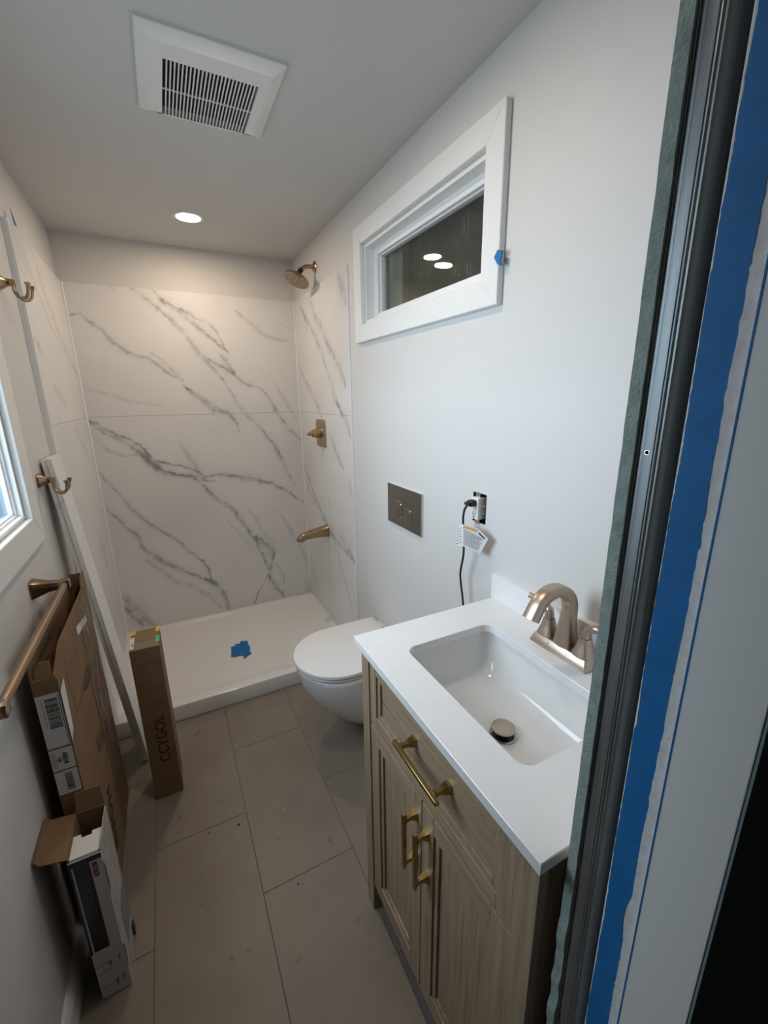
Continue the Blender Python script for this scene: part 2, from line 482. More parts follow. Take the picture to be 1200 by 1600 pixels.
class MB:
    """collects geometry in world metres, then links it as ONE mesh object"""

    def __init__(self):
        self.bm = bmesh.new()

    def poly(self, vs, faces, mi=0):
        vv = [self.bm.verts.new(v) for v in vs]
        for fc in faces:
            try:
                q = self.bm.faces.new([vv[i] for i in fc]); q.material_index = mi
            except ValueError:
                pass
        return self

    def box(self, x0, x1, y0, y1, z0, z1, bev=0.0, mi=0, seg=2):
        if bev <= 0:
            return self.poly([(x0, y0, z0), (x1, y0, z0), (x1, y1, z0), (x0, y1, z0), (x0, y0, z1), (x1, y0, z1), (x1, y1, z1), (x0, y1, z1)],
                             [(0, 3, 2, 1), (4, 5, 6, 7), (0, 1, 5, 4), (1, 2, 6, 5), (2, 3, 7, 6), (3, 0, 4, 7)], mi)
        t = bmesh.new()
        bmesh.ops.create_cube(t, size=1)
        bmesh.ops.scale(t, vec=(x1 - x0, y1 - y0, z1 - z0), verts=t.verts)
        bmesh.ops.translate(t, vec=((x0 + x1) / 2, (y0 + y1) / 2, (z0 + z1) / 2), verts=t.verts)
        bmesh.ops.bevel(t, geom=list(t.edges), offset=bev, segments=seg, affect='EDGES', profile=0.5)
        t.verts.index_update()
        self.poly([v.co.copy() for v in t.verts], [[v.index for v in q.verts] for q in t.faces], mi)
        t.free()
        return self

    def loft(self, rings, cap0=True, cap1=True, closed=True, mi=0):
        n = len(rings[0])
        vv = [[self.bm.verts.new(p) for p in rg] for rg in rings]
        m = n if closed else n - 1
        for i in range(len(rings) - 1):
            for j in range(m):
                k = (j + 1) % n
                try:
                    q = self.bm.faces.new((vv[i][j], vv[i][k], vv[i + 1][k], vv[i + 1][j])); q.material_index = mi
                except ValueError:
                    pass
        if cap0: self.bm.faces.new(list(reversed(vv[0]))).material_index = mi
        if cap1: self.bm.faces.new(vv[-1]).material_index = mi
        return self

    def tube(self, path, rad, n=12, square=False, up=None, cap=True, mi=0):
        P = [Vector(p) for p in path]
        R = rad if isinstance(rad, (list, tuple)) else [rad] * len(P)
        rings = []
        ref = None
        for i, p in enumerate(P):
            t = (P[min(i + 1, len(P) - 1)] - P[max(i - 1, 0)]).normalized()
            if ref is None:
                ref = Vector(up) if up else (Vector((0, 0, 1)) if abs(t.z) < .9 else Vector((0, 1, 0)))
            u = (ref - t * ref.dot(t)).normalized()
            w = t.cross(u)
            ref = u
            rr = R[i] if isinstance(R[i], (tuple, list)) else (R[i], R[i])
            ring = []
            for k in range(n):
                a = 2 * PI * k / n
                if square:
                    c, s = math.cos(a), math.sin(a)
                    e = square if isinstance(square, float) else .35
                    c = math.copysign(abs(c) ** e, c); s = math.copysign(abs(s) ** e, s)
                else:
                    c, s = math.cos(a), math.sin(a)
                ring.append(p + u * c * rr[0] + w * s * rr[1])
            rings.append(ring)
        return self.loft(rings, cap, cap, mi=mi)

    def lathe(self, centre, axis, prof, n=24, cap=True, mi=0):
        c = Vector(centre); a = Vector(axis).normalized()
        u = a.orthogonal().normalized(); w = a.cross(u)
        rings = [[c + a * h + (u * math.cos(2 * PI * k / n) + w * math.sin(2 * PI * k / n)) * max(rr, 1e-5) for k in range(n)] for h, rr in prof]
        return self.loft(rings, cap, cap, mi=mi)

    def prism(self, outline, thick):
        """outline: list of world points in one plane, thick: offset vector"""
        t = Vector(thick)
        a = [Vector(p) for p in outline]; n = len(a)
        vs = a + [p + t for p in a]
        return self.poly(vs, [tuple(range(n))[::-1], tuple(range(n, 2 * n))] + [(i, (i + 1) % n, n + (i + 1) % n, n + i) for i in range(n)])

    def build(self, name, material, parent=None, smooth=None, top=False, **props):
        bmesh.ops.recalc_face_normals(self.bm, faces=self.bm.faces)
        me = bpy.data.meshes.new(name)
        o = bpy.data.objects.new(name, me)
        COL.objects.link(o)
        off = Vector((0, 0, 0))
        if parent is not None:
            o.parent = parent
            root = parent
            while root.parent is not None: root = root.parent
            off = Vector(root.location)
        elif top:
            xs = [v.co for v in self.bm.verts]
            lo = Vector((min(v.x for v in xs), min(v.y for v in xs), min(v.z for v in xs)))
            hi = Vector((max(v.x for v in xs), max(v.y for v in xs), max(v.z for v in xs)))
            off = Vector(((lo.x + hi.x) / 2, (lo.y + hi.y) / 2, lo.z)); o.location = off
        if off.length: bmesh.ops.translate(self.bm, vec=-off, verts=self.bm.verts)
        self.bm.to_mesh(me); self.bm.free()
        for q in (material if isinstance(material, (list, tuple)) else [material]):
            me.materials.append(M[q] if isinstance(q, str) else q)
        if smooth:
            for p in me.polygons: p.use_smooth = True
            me.set_sharp_from_angle(angle=math.radians(smooth))
        for k, v in props.items(): o[k] = v
        return o


def thing(name, label, cat, loc=(0, 0, 0), group=None, kind=None):
    o = bpy.data.objects.new(name, None); COL.objects.link(o)
    o.location = loc; o.empty_display_size = .05
    o['label'] = label
    if cat: o['category'] = cat
    if group: o['group'] = group
    if kind: o['kind'] = kind
    return o


def tag(o, label, cat, group=None):
    o['label'] = label; o['category'] = cat
    if group: o['group'] = group
    return o


def dup(root, offset, label=None):
    r_ = root.copy(); COL.objects.link(r_); r_.location = Vector(root.location) + Vector(offset)
    if label: r_['label'] = label
    for ch in list(root.children):
        c = ch.copy(); COL.objects.link(c); c.parent = r_
        for g in list(ch.children):
            e = g.copy(); COL.objects.link(e); e.parent = c
    return r_


def text_mesh(name, body, size, origin, right, up, material, parent, depth=0.0003):
    cu = bpy.data.curves.new(name, 'FONT'); cu.body = body; cu.size = size; cu.extrude = depth
    cu.align_x = 'CENTER'; cu.align_y = 'CENTER'; cu.resolution_u = 3
    ob = bpy.data.objects.new(name + '_tmp', cu); COL.objects.link(ob)
    dg = bpy.context.evaluated_depsgraph_get()
    me = bpy.data.meshes.new_from_object(ob.evaluated_get(dg))
    bpy.data.objects.remove(ob, do_unlink=True)
    rt, u = Vector(right).normalized(), Vector(up).normalized(); n = rt.cross(u)
    root = parent
    while root.parent is not None: root = root.parent
    off = Vector(root.location)
    for v in me.vertices:
        v.co = Vector(origin) + rt * v.co.x + u * v.co.y + n * v.co.z - off
    me.materials.clear(); me.materials.append(M[material])
    o = bpy.data.objects.new(name, me); COL.objects.link(o); o.parent = parent
    return o


def wall_cells(mb, axis, c0, c1, a0, a1, b0, b1, holes):
    """slab of thickness c0..c1 with rectangular holes; axis 'x' -> spans (y,z), 'y' -> spans (x,z)"""
    A = sorted({a0, a1, *[h[0] for h in holes], *[h[1] for h in holes]})
    B = sorted({b0, b1, *[h[2] for h in holes], *[h[3] for h in holes]})
    for i in range(len(A) - 1):
        for j in range(len(B) - 1):
            am, bm_ = (A[i] + A[i + 1]) / 2, (B[j] + B[j + 1]) / 2
            if any(h[0] < am < h[1] and h[2] < bm_ < h[3] for h in holes): continue
            if axis == 'x': mb.box(c0, c1, A[i], A[i + 1], B[j], B[j + 1])
            else: mb.box(A[i], A[i + 1], c0, c1, B[j], B[j + 1])
    return mb


# ------------------------------------------------------------------ SETTING
# right wall with window and outlet openings
WR = (1.02, 1.80, 1.795, 2.095)                 # window opening y0 y1 z0 z1
OUT = (0.966, 1.030, 1.106, 1.200)              # outlet box opening
wr = wall_cells(MB(), 'x', XR, XR + .14, YF - .013, YB + .12, -.1, H, [WR, OUT]).build('wall_right', 'wall', kind='structure')
# left wall with window opening
WL = (0.74, 1.515, 1.165, 2.00)
wl = wall_cells(MB(), 'x', XL - .14, XL, YH, YB + .12, -.1, H, [WL]).build('wall_left', 'wall', kind='structure')
wb = MB().box(XL - .14, XR + .14, YB, YB + .12, -.1, H).build('wall_back', 'wall', kind='structure')
ceil = MB()
gx0, gx1, gy0, gy1 = .110, .337, 1.364, 1.596          # opening of the exhaust fan
LIGHTS = [(0.224, 2.405), (0.226, 1.065)]
ceil.box(XL - .14, gx0, YH, YB + .12, H, H + .1); ceil.box(gx1, XR + .14, YH, YB + .12, H, H + .1)
ceil.box(gx0, gx1, YH, gy0, H, H + .1); ceil.box(gx0, gx1, gy1, YB + .12, H, H + .1)
ceil = ceil.build('ceiling', 'ceiling', kind='structure')

# floor: grout bed with single tiles
fl = MB().box(XL - .10, XR + .1, YH, YB + .1, -.09, -.0012).build('floor', 'grout', kind='structure')
TW, TL, G = 0.3003, 0.624, 0.0012
x_first = 0.0908 - 2 * TW
ci = 0
tile_base = {}
for c in range(5):
    x0 = x_first + c * TW
    x1 = x0 + TW
    off = 1.0425 if c % 2 == 0 else 1.345
    k0 = -3
    for k in range(-3, 4):
        y0 = off + k * TL; y1 = y0 + TL
        a, b_, c_, d_ = max(x0 + G, XL), min(x1 - G, XR), max(y0 + G, YH + .001), min(y1 - G, YB)
        if b_ - a < .02 or d_ - c_ < .02: continue
        MB().box(a, b_, c_, d_, -.0045, 0, bev=.0005, seg=1).build('tile', 'tile', fl)

# marble panels of the shower: three stacked slabs on each side
SEAMS = [0.070, 0.732, 1.398, PT]
for i in range(3):
    z0, z1 = SEAMS[i] + .0005, SEAMS[i + 1] - .0005
    MB().box(PXL, PXR, PYB, YB, z0, z1, bev=.0006, seg=1).build('marble_panel', 'marble_back', wb)
    MB().box(PXR, XR, PFR, PYB - .001, z0, z1, bev=.0006, seg=1).build('marble_panel', 'marble_right', wr)
    MB().box(PXL - .008, PXL, PFR, PYB - .001, z0, z1, bev=.0006, seg=1).build('marble_panel', 'marble_left', wl)
MB().box(XL + .0002, PXL - .0082, PFR - .001, PYB - .001, SEAMS[0], PT - .002).build('backer_board', 'trim', wl)
MB().box(XL + .0002, PXL - .0092, PFR - .004, PFR - .0012, SEAMS[0], PT).build('edge_trim', 'vinyl', wl)
MB().box(PXL - .009, PXL + .0022, PFR - .003, PFR + .004, SEAMS[0], PT + .001, bev=.001).build('edge_trim', 'vinyl', wl)
MB().box(PXR - .0016, XR, PFR - .004, PFR - .0002, SEAMS[0], PT + .001, bev=.001).build('edge_trim', 'vinyl', wr)
for px in (PXL + .003, PXR - .003):
    MB().tube([(px, PYB - .003, SEAMS[0]), (px, PYB - .003, PT)], .0065, 8).build('corner_bead', 'vinyl', wb, smooth=40)

# baseboard along the left wall
bbp = [(XL, 0), (XL + .014, 0), (XL + .014, .072), (XL + .010, .084), (XL + .006, .092), (XL, .096)]
MB().prism([(x, YF, z) for x, z in bbp], (0, PFR - .01 - YF, 0)).build('baseboard_left', 'trim', kind='structure')


# --- windows
def casing(parent, xw, sgn, y0, y1, z0, z1, w, t, oy0=None):
    """flat picture-frame casing on a wall face xw; sgn = direction into the room"""
    xa, xb = sorted((xw, xw + sgn * t))
    Y0, Y1, Z0, Z1 = y0 - w, y1 + w, z0 - w, z1 + w
    for pts in ([(Y0, Z0), (Y1, Z0), (y1, z0), (y0, z0)], [(Y0, Z1), (y0, z1), (y1, z1), (Y1, Z1)],
                [(Y0, Z0), (y0, z0), (y0, z1), (Y0, Z1)], [(Y1, Z0), (Y1, Z1), (y1, z1), (y1, z0)]):
        b = MB().prism([(xa, y, z) for y, z in pts], (xb - xa, 0, 0))
        bmesh.ops.bevel(b.bm, geom=list(b.bm.edges), offset=.0018, segments=1, affect='EDGES')
        b.build('casing_board', 'trim', parent)


def frame_ring(xa, xb, y0, y1, z0, z1, w, bev=.002):
    b = MB()
    b.box(xa, xb, y0, y1, z0, z0 + w, bev); b.box(xa, xb, y0, y1, z1 - w, z1, bev)
    b.box(xa, xb, y0, y0 + w, z0 + w, z1 - w, bev); b.box(xa, xb, y1 - w, y1, z0 + w, z1 - w, bev)
    return b


w1 = thing('window_1', 'small high white framed window with dark glass in the right wall', None, (XR, (WR[0] + WR[1]) / 2, WR[2]), kind='structure')
casing(w1, XR, -1, WR[0] - .005, WR[1] + .005, WR[2] - .005, WR[3] + .005, .070, .020)
frame_ring(XR - .001, XR + .055, *WR, .011, .001).build('jamb_liner', 'trim', w1)
frame_ring(XR + .040, XR + .085, WR[0] + .008, WR[1] - .008, WR[2] + .008, WR[3] - .008, .030).build('window_frame', 'vinyl', w1)
frame_ring(XR + .055, XR + .075, WR[0] + .030, WR[1] - .030, WR[2] + .030, WR[3] - .030, .012).build('sash', 'vinyl', w1)


def pane(parent, x, y0, y1, z0, z1, tilt_y, tilt_z, m, th=.003):
    """a glass sheet whose corners lean a little out of plane"""
    yc, zc = (y0 + y1) / 2, (z0 + z1) / 2
    def q(y, z, dx): return (x + dx + (y - yc) * tilt_y + (z - zc) * tilt_z, y, z)
    c = [(y0, z0), (y1, z0), (y1, z1), (y0, z1)]
    b = MB().poly([q(y, z, 0) for y, z in c], [(0, 1, 2, 3)])
    return b.build('pane', m, parent)


pane(w1, XR + .060, WR[0] + .040, WR[1] - .040, WR[2] + .040, WR[3] - .040, 0, 0, 'glass')
pane(w1, XR + .072, WR[0] + .040, WR[1] - .040, WR[2] + .040, WR[3] - .040, .012, .030, 'glass')
MB().box(XR + .135, XR + .26, WR[0] - .1, WR[1] + .1, WR[2] - .1, WR[3] + .1).build('added_sky_block', 'cover', w1)  # dark box added behind the panes to block the sky
MB().box(XR + .10, XR + .134, WR[1] - .145, WR[1] - .02, WR[2] - .02, WR[3] + .02).build('cover_strip', 'cover_light', w1)

w2 = thing('window_2', 'white framed daylight window in the left wall', None, (XL, (WL[0] + WL[1]) / 2, WL[2]), kind='structure')
casing(w2, XL, 1, WL[0] - .005, WL[1] + .005, WL[2] - .005, WL[3] + .005, .085, .018)
frame_ring(XL - .029, XL + .001, *WL, .008, .001).build('jamb_liner', 'trim', w2)
frame_ring(XL - .029, XL - .012, WL[0] + .006, WL[1] - .006, WL[2] + .006, WL[3] - .006, .008).build('window_frame', 'vinyl', w2)
frame_ring(XL - .029, XL - .018, WL[0] + .012, WL[1] - .012, WL[2] + .012, WL[3] - .012, .007).build('sash', 'vinyl', w2)
pane(w2, XL - .0285, WL[0] + .016, WL[1] - .016, WL[2] + .016, WL[3] - .016, 0, 0, 'glass_film')
frame_ring(XL - .142, XL - .0295, *WL, .012, 0).build('added_reveal_liner', 'glass_backing', w2)  # blue liner added so the sky-lit wall edge stays dim behind the glass
# ground, and a blue wall added to dim the view through the left glass
out = MB().box(-3.2, XL - .35, 3.1, 3.2, -.4, 2.6).build('added_outdoor_wall', 'glass_backing', kind='structure')
out['label'] = 'blue outdoor wall added to dim the view through the daylight window'
gr = MB().box(-8, XL - .145, -6, 8, -.6, -.4).build('outdoor_ground', 'ground', kind='structure')
gr['label'] = 'ground outside the daylight window'
# portal: tells the renderer where the sky comes in (gives off no light of its own)
pl = bpy.data.lights.new('window_left_offscreen', 'AREA'); pl.shape = 'RECTANGLE'
pl.size = WL[3] - WL[2]; pl.size_y = WL[1] - WL[0]
pl.cycles.is_portal = True
po = bpy.data.objects.new('window_left_offscreen', pl); COL.objects.link(po)
po.location = (XL - .135, (WL[0] + WL[1]) / 2, (WL[2] + WL[3]) / 2); po.rotation_euler = (0, -PI / 2, 0)

# --- door wall: bathroom side board, steel stud, slot, taped edge, white jamb board
wf = MB()
wf.box(XJ + .061, XR + .14, YH, YF - .013, -.1, H)              # core
wf.box(XJ - .011, 1.9, YH - .0025, YH - .0004, -.1, 2.09, mi=1)                # hall face
wf.box(XL - .14, -.372, YH, YF, -.1, H)
wf.box(-.372, 1.9, YH, YF, 2.09, 2.45, mi=1)
wf.box(-1.4, XL - .14, YH, YH + .03, -.1, 2.45, mi=1)
wf = wf.build('wall_front', ['green_board', 'hall'], kind='structure')
# green gypsum board with a roughly cut edge
zs = [i * .02 for i in range(int(H / .02) + 1)] + [H]
edge = [XJ - .0005 + random.uniform(-.0007, .0007) - (0.0035 if .55 < z < .86 and random.random() < .35 else 0) for z in zs]
b = MB()
for i in range(len(zs) - 1):
    e0, e1, z0, z1 = edge[i], edge[i + 1], zs[i], zs[i + 1]
    b.poly([(e0, YF, z0), (XR, YF, z0), (XR, YF, z1), (e1, YF, z1)], [(0, 1, 2, 3)], 0)
    b.poly([(e0, YF - .013, z0), (e0, YF, z0), (e1, YF, z1), (e1, YF - .013, z1)], [(0, 1, 2, 3)], 1)
    b.poly([(e0, YF - .013, z0), (XR, YF - .013, z0), (XR, YF - .013, z1), (e1, YF - .013, z1)], [(0, 1, 2, 3)], 1)
b.build('gypsum_board', ['wall', 'green_board'], wf)
MB().tube([(XJ + .0035, YF - .0140, 0), (XJ + .0035, YF - .0140, 2.09)], .0008, 8).build('metal_bead', 'bead', wf, smooth=40)
MB().box(XJ + .05, XJ + .06, YH + .05, YF - .013, 0, 2.09).build('slot_back', 'green_board', wf)
# rolled steel stud: shallow channel with lips
sy0, sy1 = .2285, .2540
prof = [(XJ + .06, sy1), (XJ + .006, sy1), (XJ + .0042, sy1 - .0008), (XJ + .0038, sy1 - .0024), (XJ + .0030, sy1 - .0034), (XJ + .0028, sy1 - .0060), (XJ + .0024, sy1 - .0066), (XJ + .0024, sy0 + .0105), (XJ + .0030, sy0 + .0095),
        (XJ + .0026, sy0 + .0080), (XJ + .0036, sy0 + .0062), (XJ + .0034, sy0 + .0045), (XJ + .0052, sy0 + .0025), (XJ + .008, sy0 + .0008), (XJ + .012, sy0), (XJ + .06, sy0)]
hp = on_x(1011, 707, XJ + .0024)
sm = MB().loft([[(x, y, z) for x, y in prof] for z in (0, hp.z - .004, hp.z + .004, 2.09)])
cut = min(sm.bm.faces, key=lambda q: (q.calc_center_median() - Vector((XJ + .0024, (sy1 - .0066 + sy0 + .0105) / 2, hp.z))).length)
ya_, yb_ = sy0 + .0105, sy1 - .0066
sm.bm.faces.remove(cut)
sq = []
for k in range(16):                                     # square opening narrowed to a round hole
    a = 2 * PI * (k + .5) / 16
    c_, s_ = math.cos(a), math.sin(a); m_ = max(abs(c_), abs(s_))
    c_ /= m_; s_ /= m_
    if k in (1, 2, 5, 6, 9, 10, 13, 14): c_, s_ = math.copysign(1, c_), math.copysign(1, s_)
    sq.append((XJ + .0024, (ya_ + yb_) / 2 + c_ * (yb_ - ya_) / 2, hp.z + s_ * .004))
circ = [(XJ + .0024, hp.y + .0019 * math.cos(2 * PI * (k + .5) / 16), hp.z + .0019 * math.sin(2 * PI * (k + .5) / 16)) for k in range(16)]
sm.loft([sq, circ], False, False)
bmesh.ops.dissolve_degenerate(sm.bm, dist=1e-6, edges=sm.bm.edges)
st = sm.build('steel_stud', 'steel', wf, smooth=25)
MB().lathe((XJ + .0026, hp.y, hp.z), (-1, 0, 0), [(0, .0026), (.0005, .0024), (.0005, .0019), (-.001, .0019)], 16, cap=False).build('screw_hole', 'bead', st)
# outer board edge, plastered and taped
MB().box(XJ - .004, XJ + .06, .174, .2125, 0, 2.09, bev=.0015).build('plastered_edge', 'compound', wf)


def wavy_strip(ya, yb, x, amp_a, amp_b, th, n=150, blobs=()):
    b = MB()
    rows = []
    pa = pb = 0
    for i in range(n + 1):
        z = 2.09 * i / n
        pa = pa * .93 + random.uniform(-amp_a, amp_a) * .55; pb = pb * .93 + random.uniform(-amp_b, amp_b) * .55
        if random.random() < .03: pb -= random.choice((0, amp_b * 2.5))
        y0 = ya + pa + random.uniform(-amp_a, amp_a) * .5; y1 = yb + pb + random.uniform(-amp_b, amp_b) * .5
        for (zc, hz, dy) in blobs:
            y0 += dy * max(0, 1 - ((z - zc) / hz) ** 2)
        rows.append((y0, y1, z))
    b.loft([[(x, y0, z), (x, y1, z), (x + th, y1, z), (x + th, y0, z)] for y0, y1, z in rows])
    return b


tp = wavy_strip(.1835, .2105, XJ - .0047, .0006, .0005, .0006, n=520, blobs=((0.915, .045, .0055), (1.5, .15, .0015)))
tag(tp.build('painter_tape_strip', 'tape', top=True), 'long blue painter tape strip running down the plastered door opening edge', 'tape')
cp = wavy_strip(.1745, .1835, XJ - .0062, .0002, .0008, .0018, n=420)
cp.build('plaster_ridge', 'compound', wf)
jb = MB().box(XJ - .012, XJ + .06, YH, .1722, 0, 2.09, bev=.0008).build('trim_1', 'trim', kind='structure')
jb['label'] = 'white painted jamb board at the door opening'
MB().box(XJ - .0124, XJ - .0119, .1704, .1719, 0, 2.09).build('tape_edge', 'tape', jb)

# --- hallway behind the camera, closed
hl = MB()
hl.box(-1.5, -1.4, -2.2, YH, -.1, 2.45); hl.box(1.9, 2.0, -2.2, YH + .1, -.1, 2.45)
hl.box(-1.5, 2.0, -2.3, -2.2, -.1, 2.45)
hl.build('wall_hall', 'hall', kind='structure')
MB().box(-1.5, 2.0, -2.2, YH, -.1, 0).build('floor_hall', 'hall_floor', kind='structure')
MB().box(-1.5, 2.0, -2.2, YH, 2.45, 2.55).build('ceiling_hall', 'ceiling', kind='structure')

# ------------------------------------------------------------------ SHOWER PAN
px0, px1, py0, py1, ph = PXL - .004, PXR + .004, 1.977, PYB + .002, .0785


def rect_ring(x0, x1, y0, y1, z, rad, n=6):
    out_ = []
    for cx_, cy_, a0 in ((x1 - rad, y1 - rad, 0), (x0 + rad, y1 - rad, PI / 2), (x0 + rad, y0 + rad, PI), (x1 - rad, y0 + rad, 1.5 * PI)):
        for k in range(n + 1):
            a = a0 + PI / 2 * k / n
            out_.append((cx_ + rad * math.cos(a), cy_ + rad * math.sin(a), z))
    return out_


pan = thing('shower_pan', 'glossy white acrylic shower pan with a raised front threshold', 'shower pan', ((px0 + px1) / 2, (py0 + py1) / 2, 0))
rings = [rect_ring(px0, px1, py0, py1, 0.0005, .004), rect_ring(px0, px1, py0, py1, ph - .006, .004), rect_ring(px0 + .002, px1 - .002, py0 + .002, py1 - .002, ph - .002, .005),
         rect_ring(px0 + .006, px1 - .006, py0 + .006, py1 - .006, ph, .008),
         rect_ring(px0 + .026, px1 - .026, py0 + .050, py1 - .026, ph, .03), rect_ring(px0 + .032, px1 - .032, py0 + .062, py1 - .032, ph - .003, .03),
         rect_ring(px0 + .045, px1 - .045, py0 + .10, py1 - .045, ph - .013, .03), rect_ring(px0 + .055, px1 - .055, py0 + .13, py1 - .055, ph - .0155, .03),
         [(0.235 + (x - .235) * .25, 2.36 + (y - 2.36) * .25, ph - .024) for x, y, z in rect_ring(px0 + .05, px1 - .05, py0 + .1, py1 - .05, 0, .03)],
         [(0.235 + .055 * math.cos(a), 2.36 + .055 * math.sin(a), ph - .026) for a in [math.atan2(y - 2.42, x - .235) for x, y, z in rect_ring(px0 + .05, px1 - .05, py0 + .1, py1 - .05, 0, .03)]]]
MB().loft(rings).build('tray', 'acrylic', pan, smooth=35)
MB().lathe((.235, 2.36, ph - .0265), (0, 0, 1), [(0, .052), (.0012, .052), (.0018, .046)], 28).build('drain_cover', 'chrome', pan, smooth=30)
# blue tape over the drain, torn outline
zt = ph - .0235
tpx = [(361, 1000), (368, 1005 - 3), (368, 1006 - 3), (375, 1006 - 4), (375, 1002), (386, 1001), (388, 1007), (391, 1012), (390, 1016), (393, 1020), (392, 1022), (387, 1025), (381, 1031), (380, 1024), (374, 1025), (367, 1027), (361, 1027), (361, 1012)]
tpx = [(360.8, 1011.5), (367.5, 1008.5), (367.8, 1006.2), (374.8, 1005.8), (375.2, 1002.3), (386.5, 1001), (388, 1007), (391, 1011.5), (390, 1017), (393, 1020.5), (392.5, 1022.3), (388, 1024.5), (380.5, 1032), (381.3, 1029), (380.2, 1024.8), (374, 1025), (367, 1027), (361, 1027), (361.4, 1018)]
tag(MB().prism([on_z(u, v, zt) for u, v in tpx], (0, 0, .0012)).build('painter_tape_patch', 'tape', top=True), 'torn blue painter tape stuck over the shower drain', 'tape')

# ------------------------------------------------------------------ SHOWER FITTINGS
sh = thing('shower_fixture', 'bronze shower head on a bent arm above the marble panel', 'shower head', (XR, 2.44, 2.168))
MB().lathe((XR, 2.44, 2.168), (-1, 0, 0), [(0, .030), (.003, .030), (.008, .024), (.011, .013)], 28).build('flange', 'bronze', sh, smooth=35)
arm = []
for k in range(13):
    a = k / 12
    ang = a * math.radians(48)
    arm.append((XR - .006 - .035 - .085 * math.sin(ang) * 1.0 if k else XR - .004, 2.44, 2.168 - .085 * (1 - math.cos(ang))))
arm = [(XR - .002, 2.44, 2.168), (XR - .02, 2.44, 2.168)] + [(XR - .03 - .062 * math.sin(a), 2.44, 2.168 - .062 * (1 - math.cos(a))) for a in [math.radians(48) * k / 9 for k in range(10)]]
tip = Vector(arm[-1]); ax = (Vector(arm[-1]) - Vector(arm[-2])).normalized()
MB().tube(arm, .0105, 14).build('arm', 'bronze', sh, smooth=50)
hax = Vector((-.44, -.10, -.89)).normalized()
MB().lathe(tip - ax * .002, ax, [(0, .013), (.022, .013)], 16).build('collar', 'rubber', sh, smooth=40)
hc = tip + ax * .018
MB().lathe(hc, hax, [(0, .012), (.008, .020), (.016, .030), (.026, .050), (.034, .064), (.042, .070), (.049, .070), (.052, .067)], 36).build('head_body', 'bronze', sh, smooth=40)
fp = MB().lathe(hc + hax * .0515, hax, [(0, .064), (.0012, .064)], 32).build('face_plate', 'nickel', sh, smooth=30)
nz = MB()
u_ = hax.orthogonal().normalized(); v_ = hax.cross(u_)
for rr, cnt in ((.010, 4), (.021, 9), (.033, 14), (.045, 20), (.056, 26)):
    for k in range(cnt):
        a = 2 * PI * k / cnt + rr * 40
        if rr > .04 and k % 4 == 0: continue
        nz.lathe(hc + hax * .0526 + (u_ * math.cos(a) + v_ * math.sin(a)) * rr, hax, [(0, .0028), (.002, .0018)], 6)
nz.build('nozzles', 'rubber', fp, kind='stuff')

vy, vz = 2.448, 1.283
sv = thing('shower_valve', 'square bronze shower valve plate with a short round handle stem', 'shower valve', (PXR, vy, vz - .08))
def sq_ring(x, hw, rad): return [(x, vy + (y), vz + z) for y, z, _ in rect_ring(-hw, hw, -hw, hw, 0, rad)]
MB().loft([sq_ring(PXR, .080, .018), sq_ring(PXR - .004, .080, .018), sq_ring(PXR - .009, .074, .016), sq_ring(PXR - .011, .06, .014)]).build('plate', 'nickel', sv, smooth=35)
MB().lathe((PXR - .010, vy, vz), (-1, 0, 0), [(0, .028), (.028, .028), (.030, .026)], 24).build('sleeve', 'bronze', sv, smooth=35)
MB().lathe((PXR - .036, vy, vz), (-1, 0, 0), [(0, .024), (.018, .024), (.022, .020), (.026, .013), (.034, .013)], 20).build('handle_stem', 'brass', sv, smooth=35)
MB().lathe((PXR - .069, vy, vz), (-1, 0, 0), [(0, .011), (.016, .010), (.022, .006)], 12).build('stem_tip', 'chrome', sv, smooth=35)

sy, sz = 2.418, .680
ts = thing('tub_spout', 'bronze wall spout bending down at its tip', 'spout', (PXR, sy, sz - .05))
sec = [(PXR, .684, .032, .040), (PXR - .004, .684, .032, .040), (PXR - .014, .683, .029, .034), (PXR - .06, .682, .026, .029), (PXR - .11, .677, .025, .024), (PXR - .145, .672, .024, .021)]
rings = []
for x, zc_, wy, wz in sec:
    rings.append([(x, sy + wy * math.copysign(abs(math.cos(a)) ** .5, math.cos(a)), zc_ + wz * math.copysign(abs(math.sin(a)) ** .5, math.sin(a))) for a in [2 * PI * (k + .5) / 16 for k in range(16)]])
for k in range(1, 7):
    t = math.radians(80) * k / 6
    cx_, cz_ = PXR - .145, .672 - .035
    rings.append([(cx_ - (0.035 + dz) * math.sin(t), sy + dy, cz_ + (.035 + dz) * math.cos(t)) for dy, dz in
                  [(.023 * math.copysign(abs(math.cos(a)) ** .5, math.cos(a)), .021 * math.copysign(abs(math.sin(a)) ** .5, math.sin(a))) for a in [2 * PI * (j + .5) / 16 for j in range(16)]]])
MB().loft(rings).build('spout_body', 'bronze', ts, smooth=45)

# ------------------------------------------------------------------ CEILING
fx0, fx1, fy0, fy1 = .053, .393, 1.281, 1.621
gx0, gx1, gy0, gy1 = .110, .337, 1.364, 1.596
fan = thing('exhaust_fan_grille', 'square white exhaust fan cover with narrow slots in the ceiling', 'fan grille', ((fx0 + fx1) / 2, (fy0 + fy1) / 2, H - .026))
b = MB()
def rr4(x0, x1, y0, y1, z): return [(x0, y0, z), (x1, y0, z), (x1, y1, z), (x0, y1, z)]
b.loft([rr4(fx0, fx1, fy0, fy1, H), rr4(fx0, fx1, fy0, fy1, H - .007), rr4(fx0 + .004, fx1 - .004, fy0 + .004, fy1 - .004, H - .010),
        rr4(fx0 + .030, fx1 - .030, fy0 + .030, fy1 - .030, H - .022), rr4(gx0, gx1, gy0, gy1, H - .022), rr4(gx0, gx1, gy0, gy1, H - .001)], cap0=False, cap1=False)
b.build('frame', 'fan', fan)
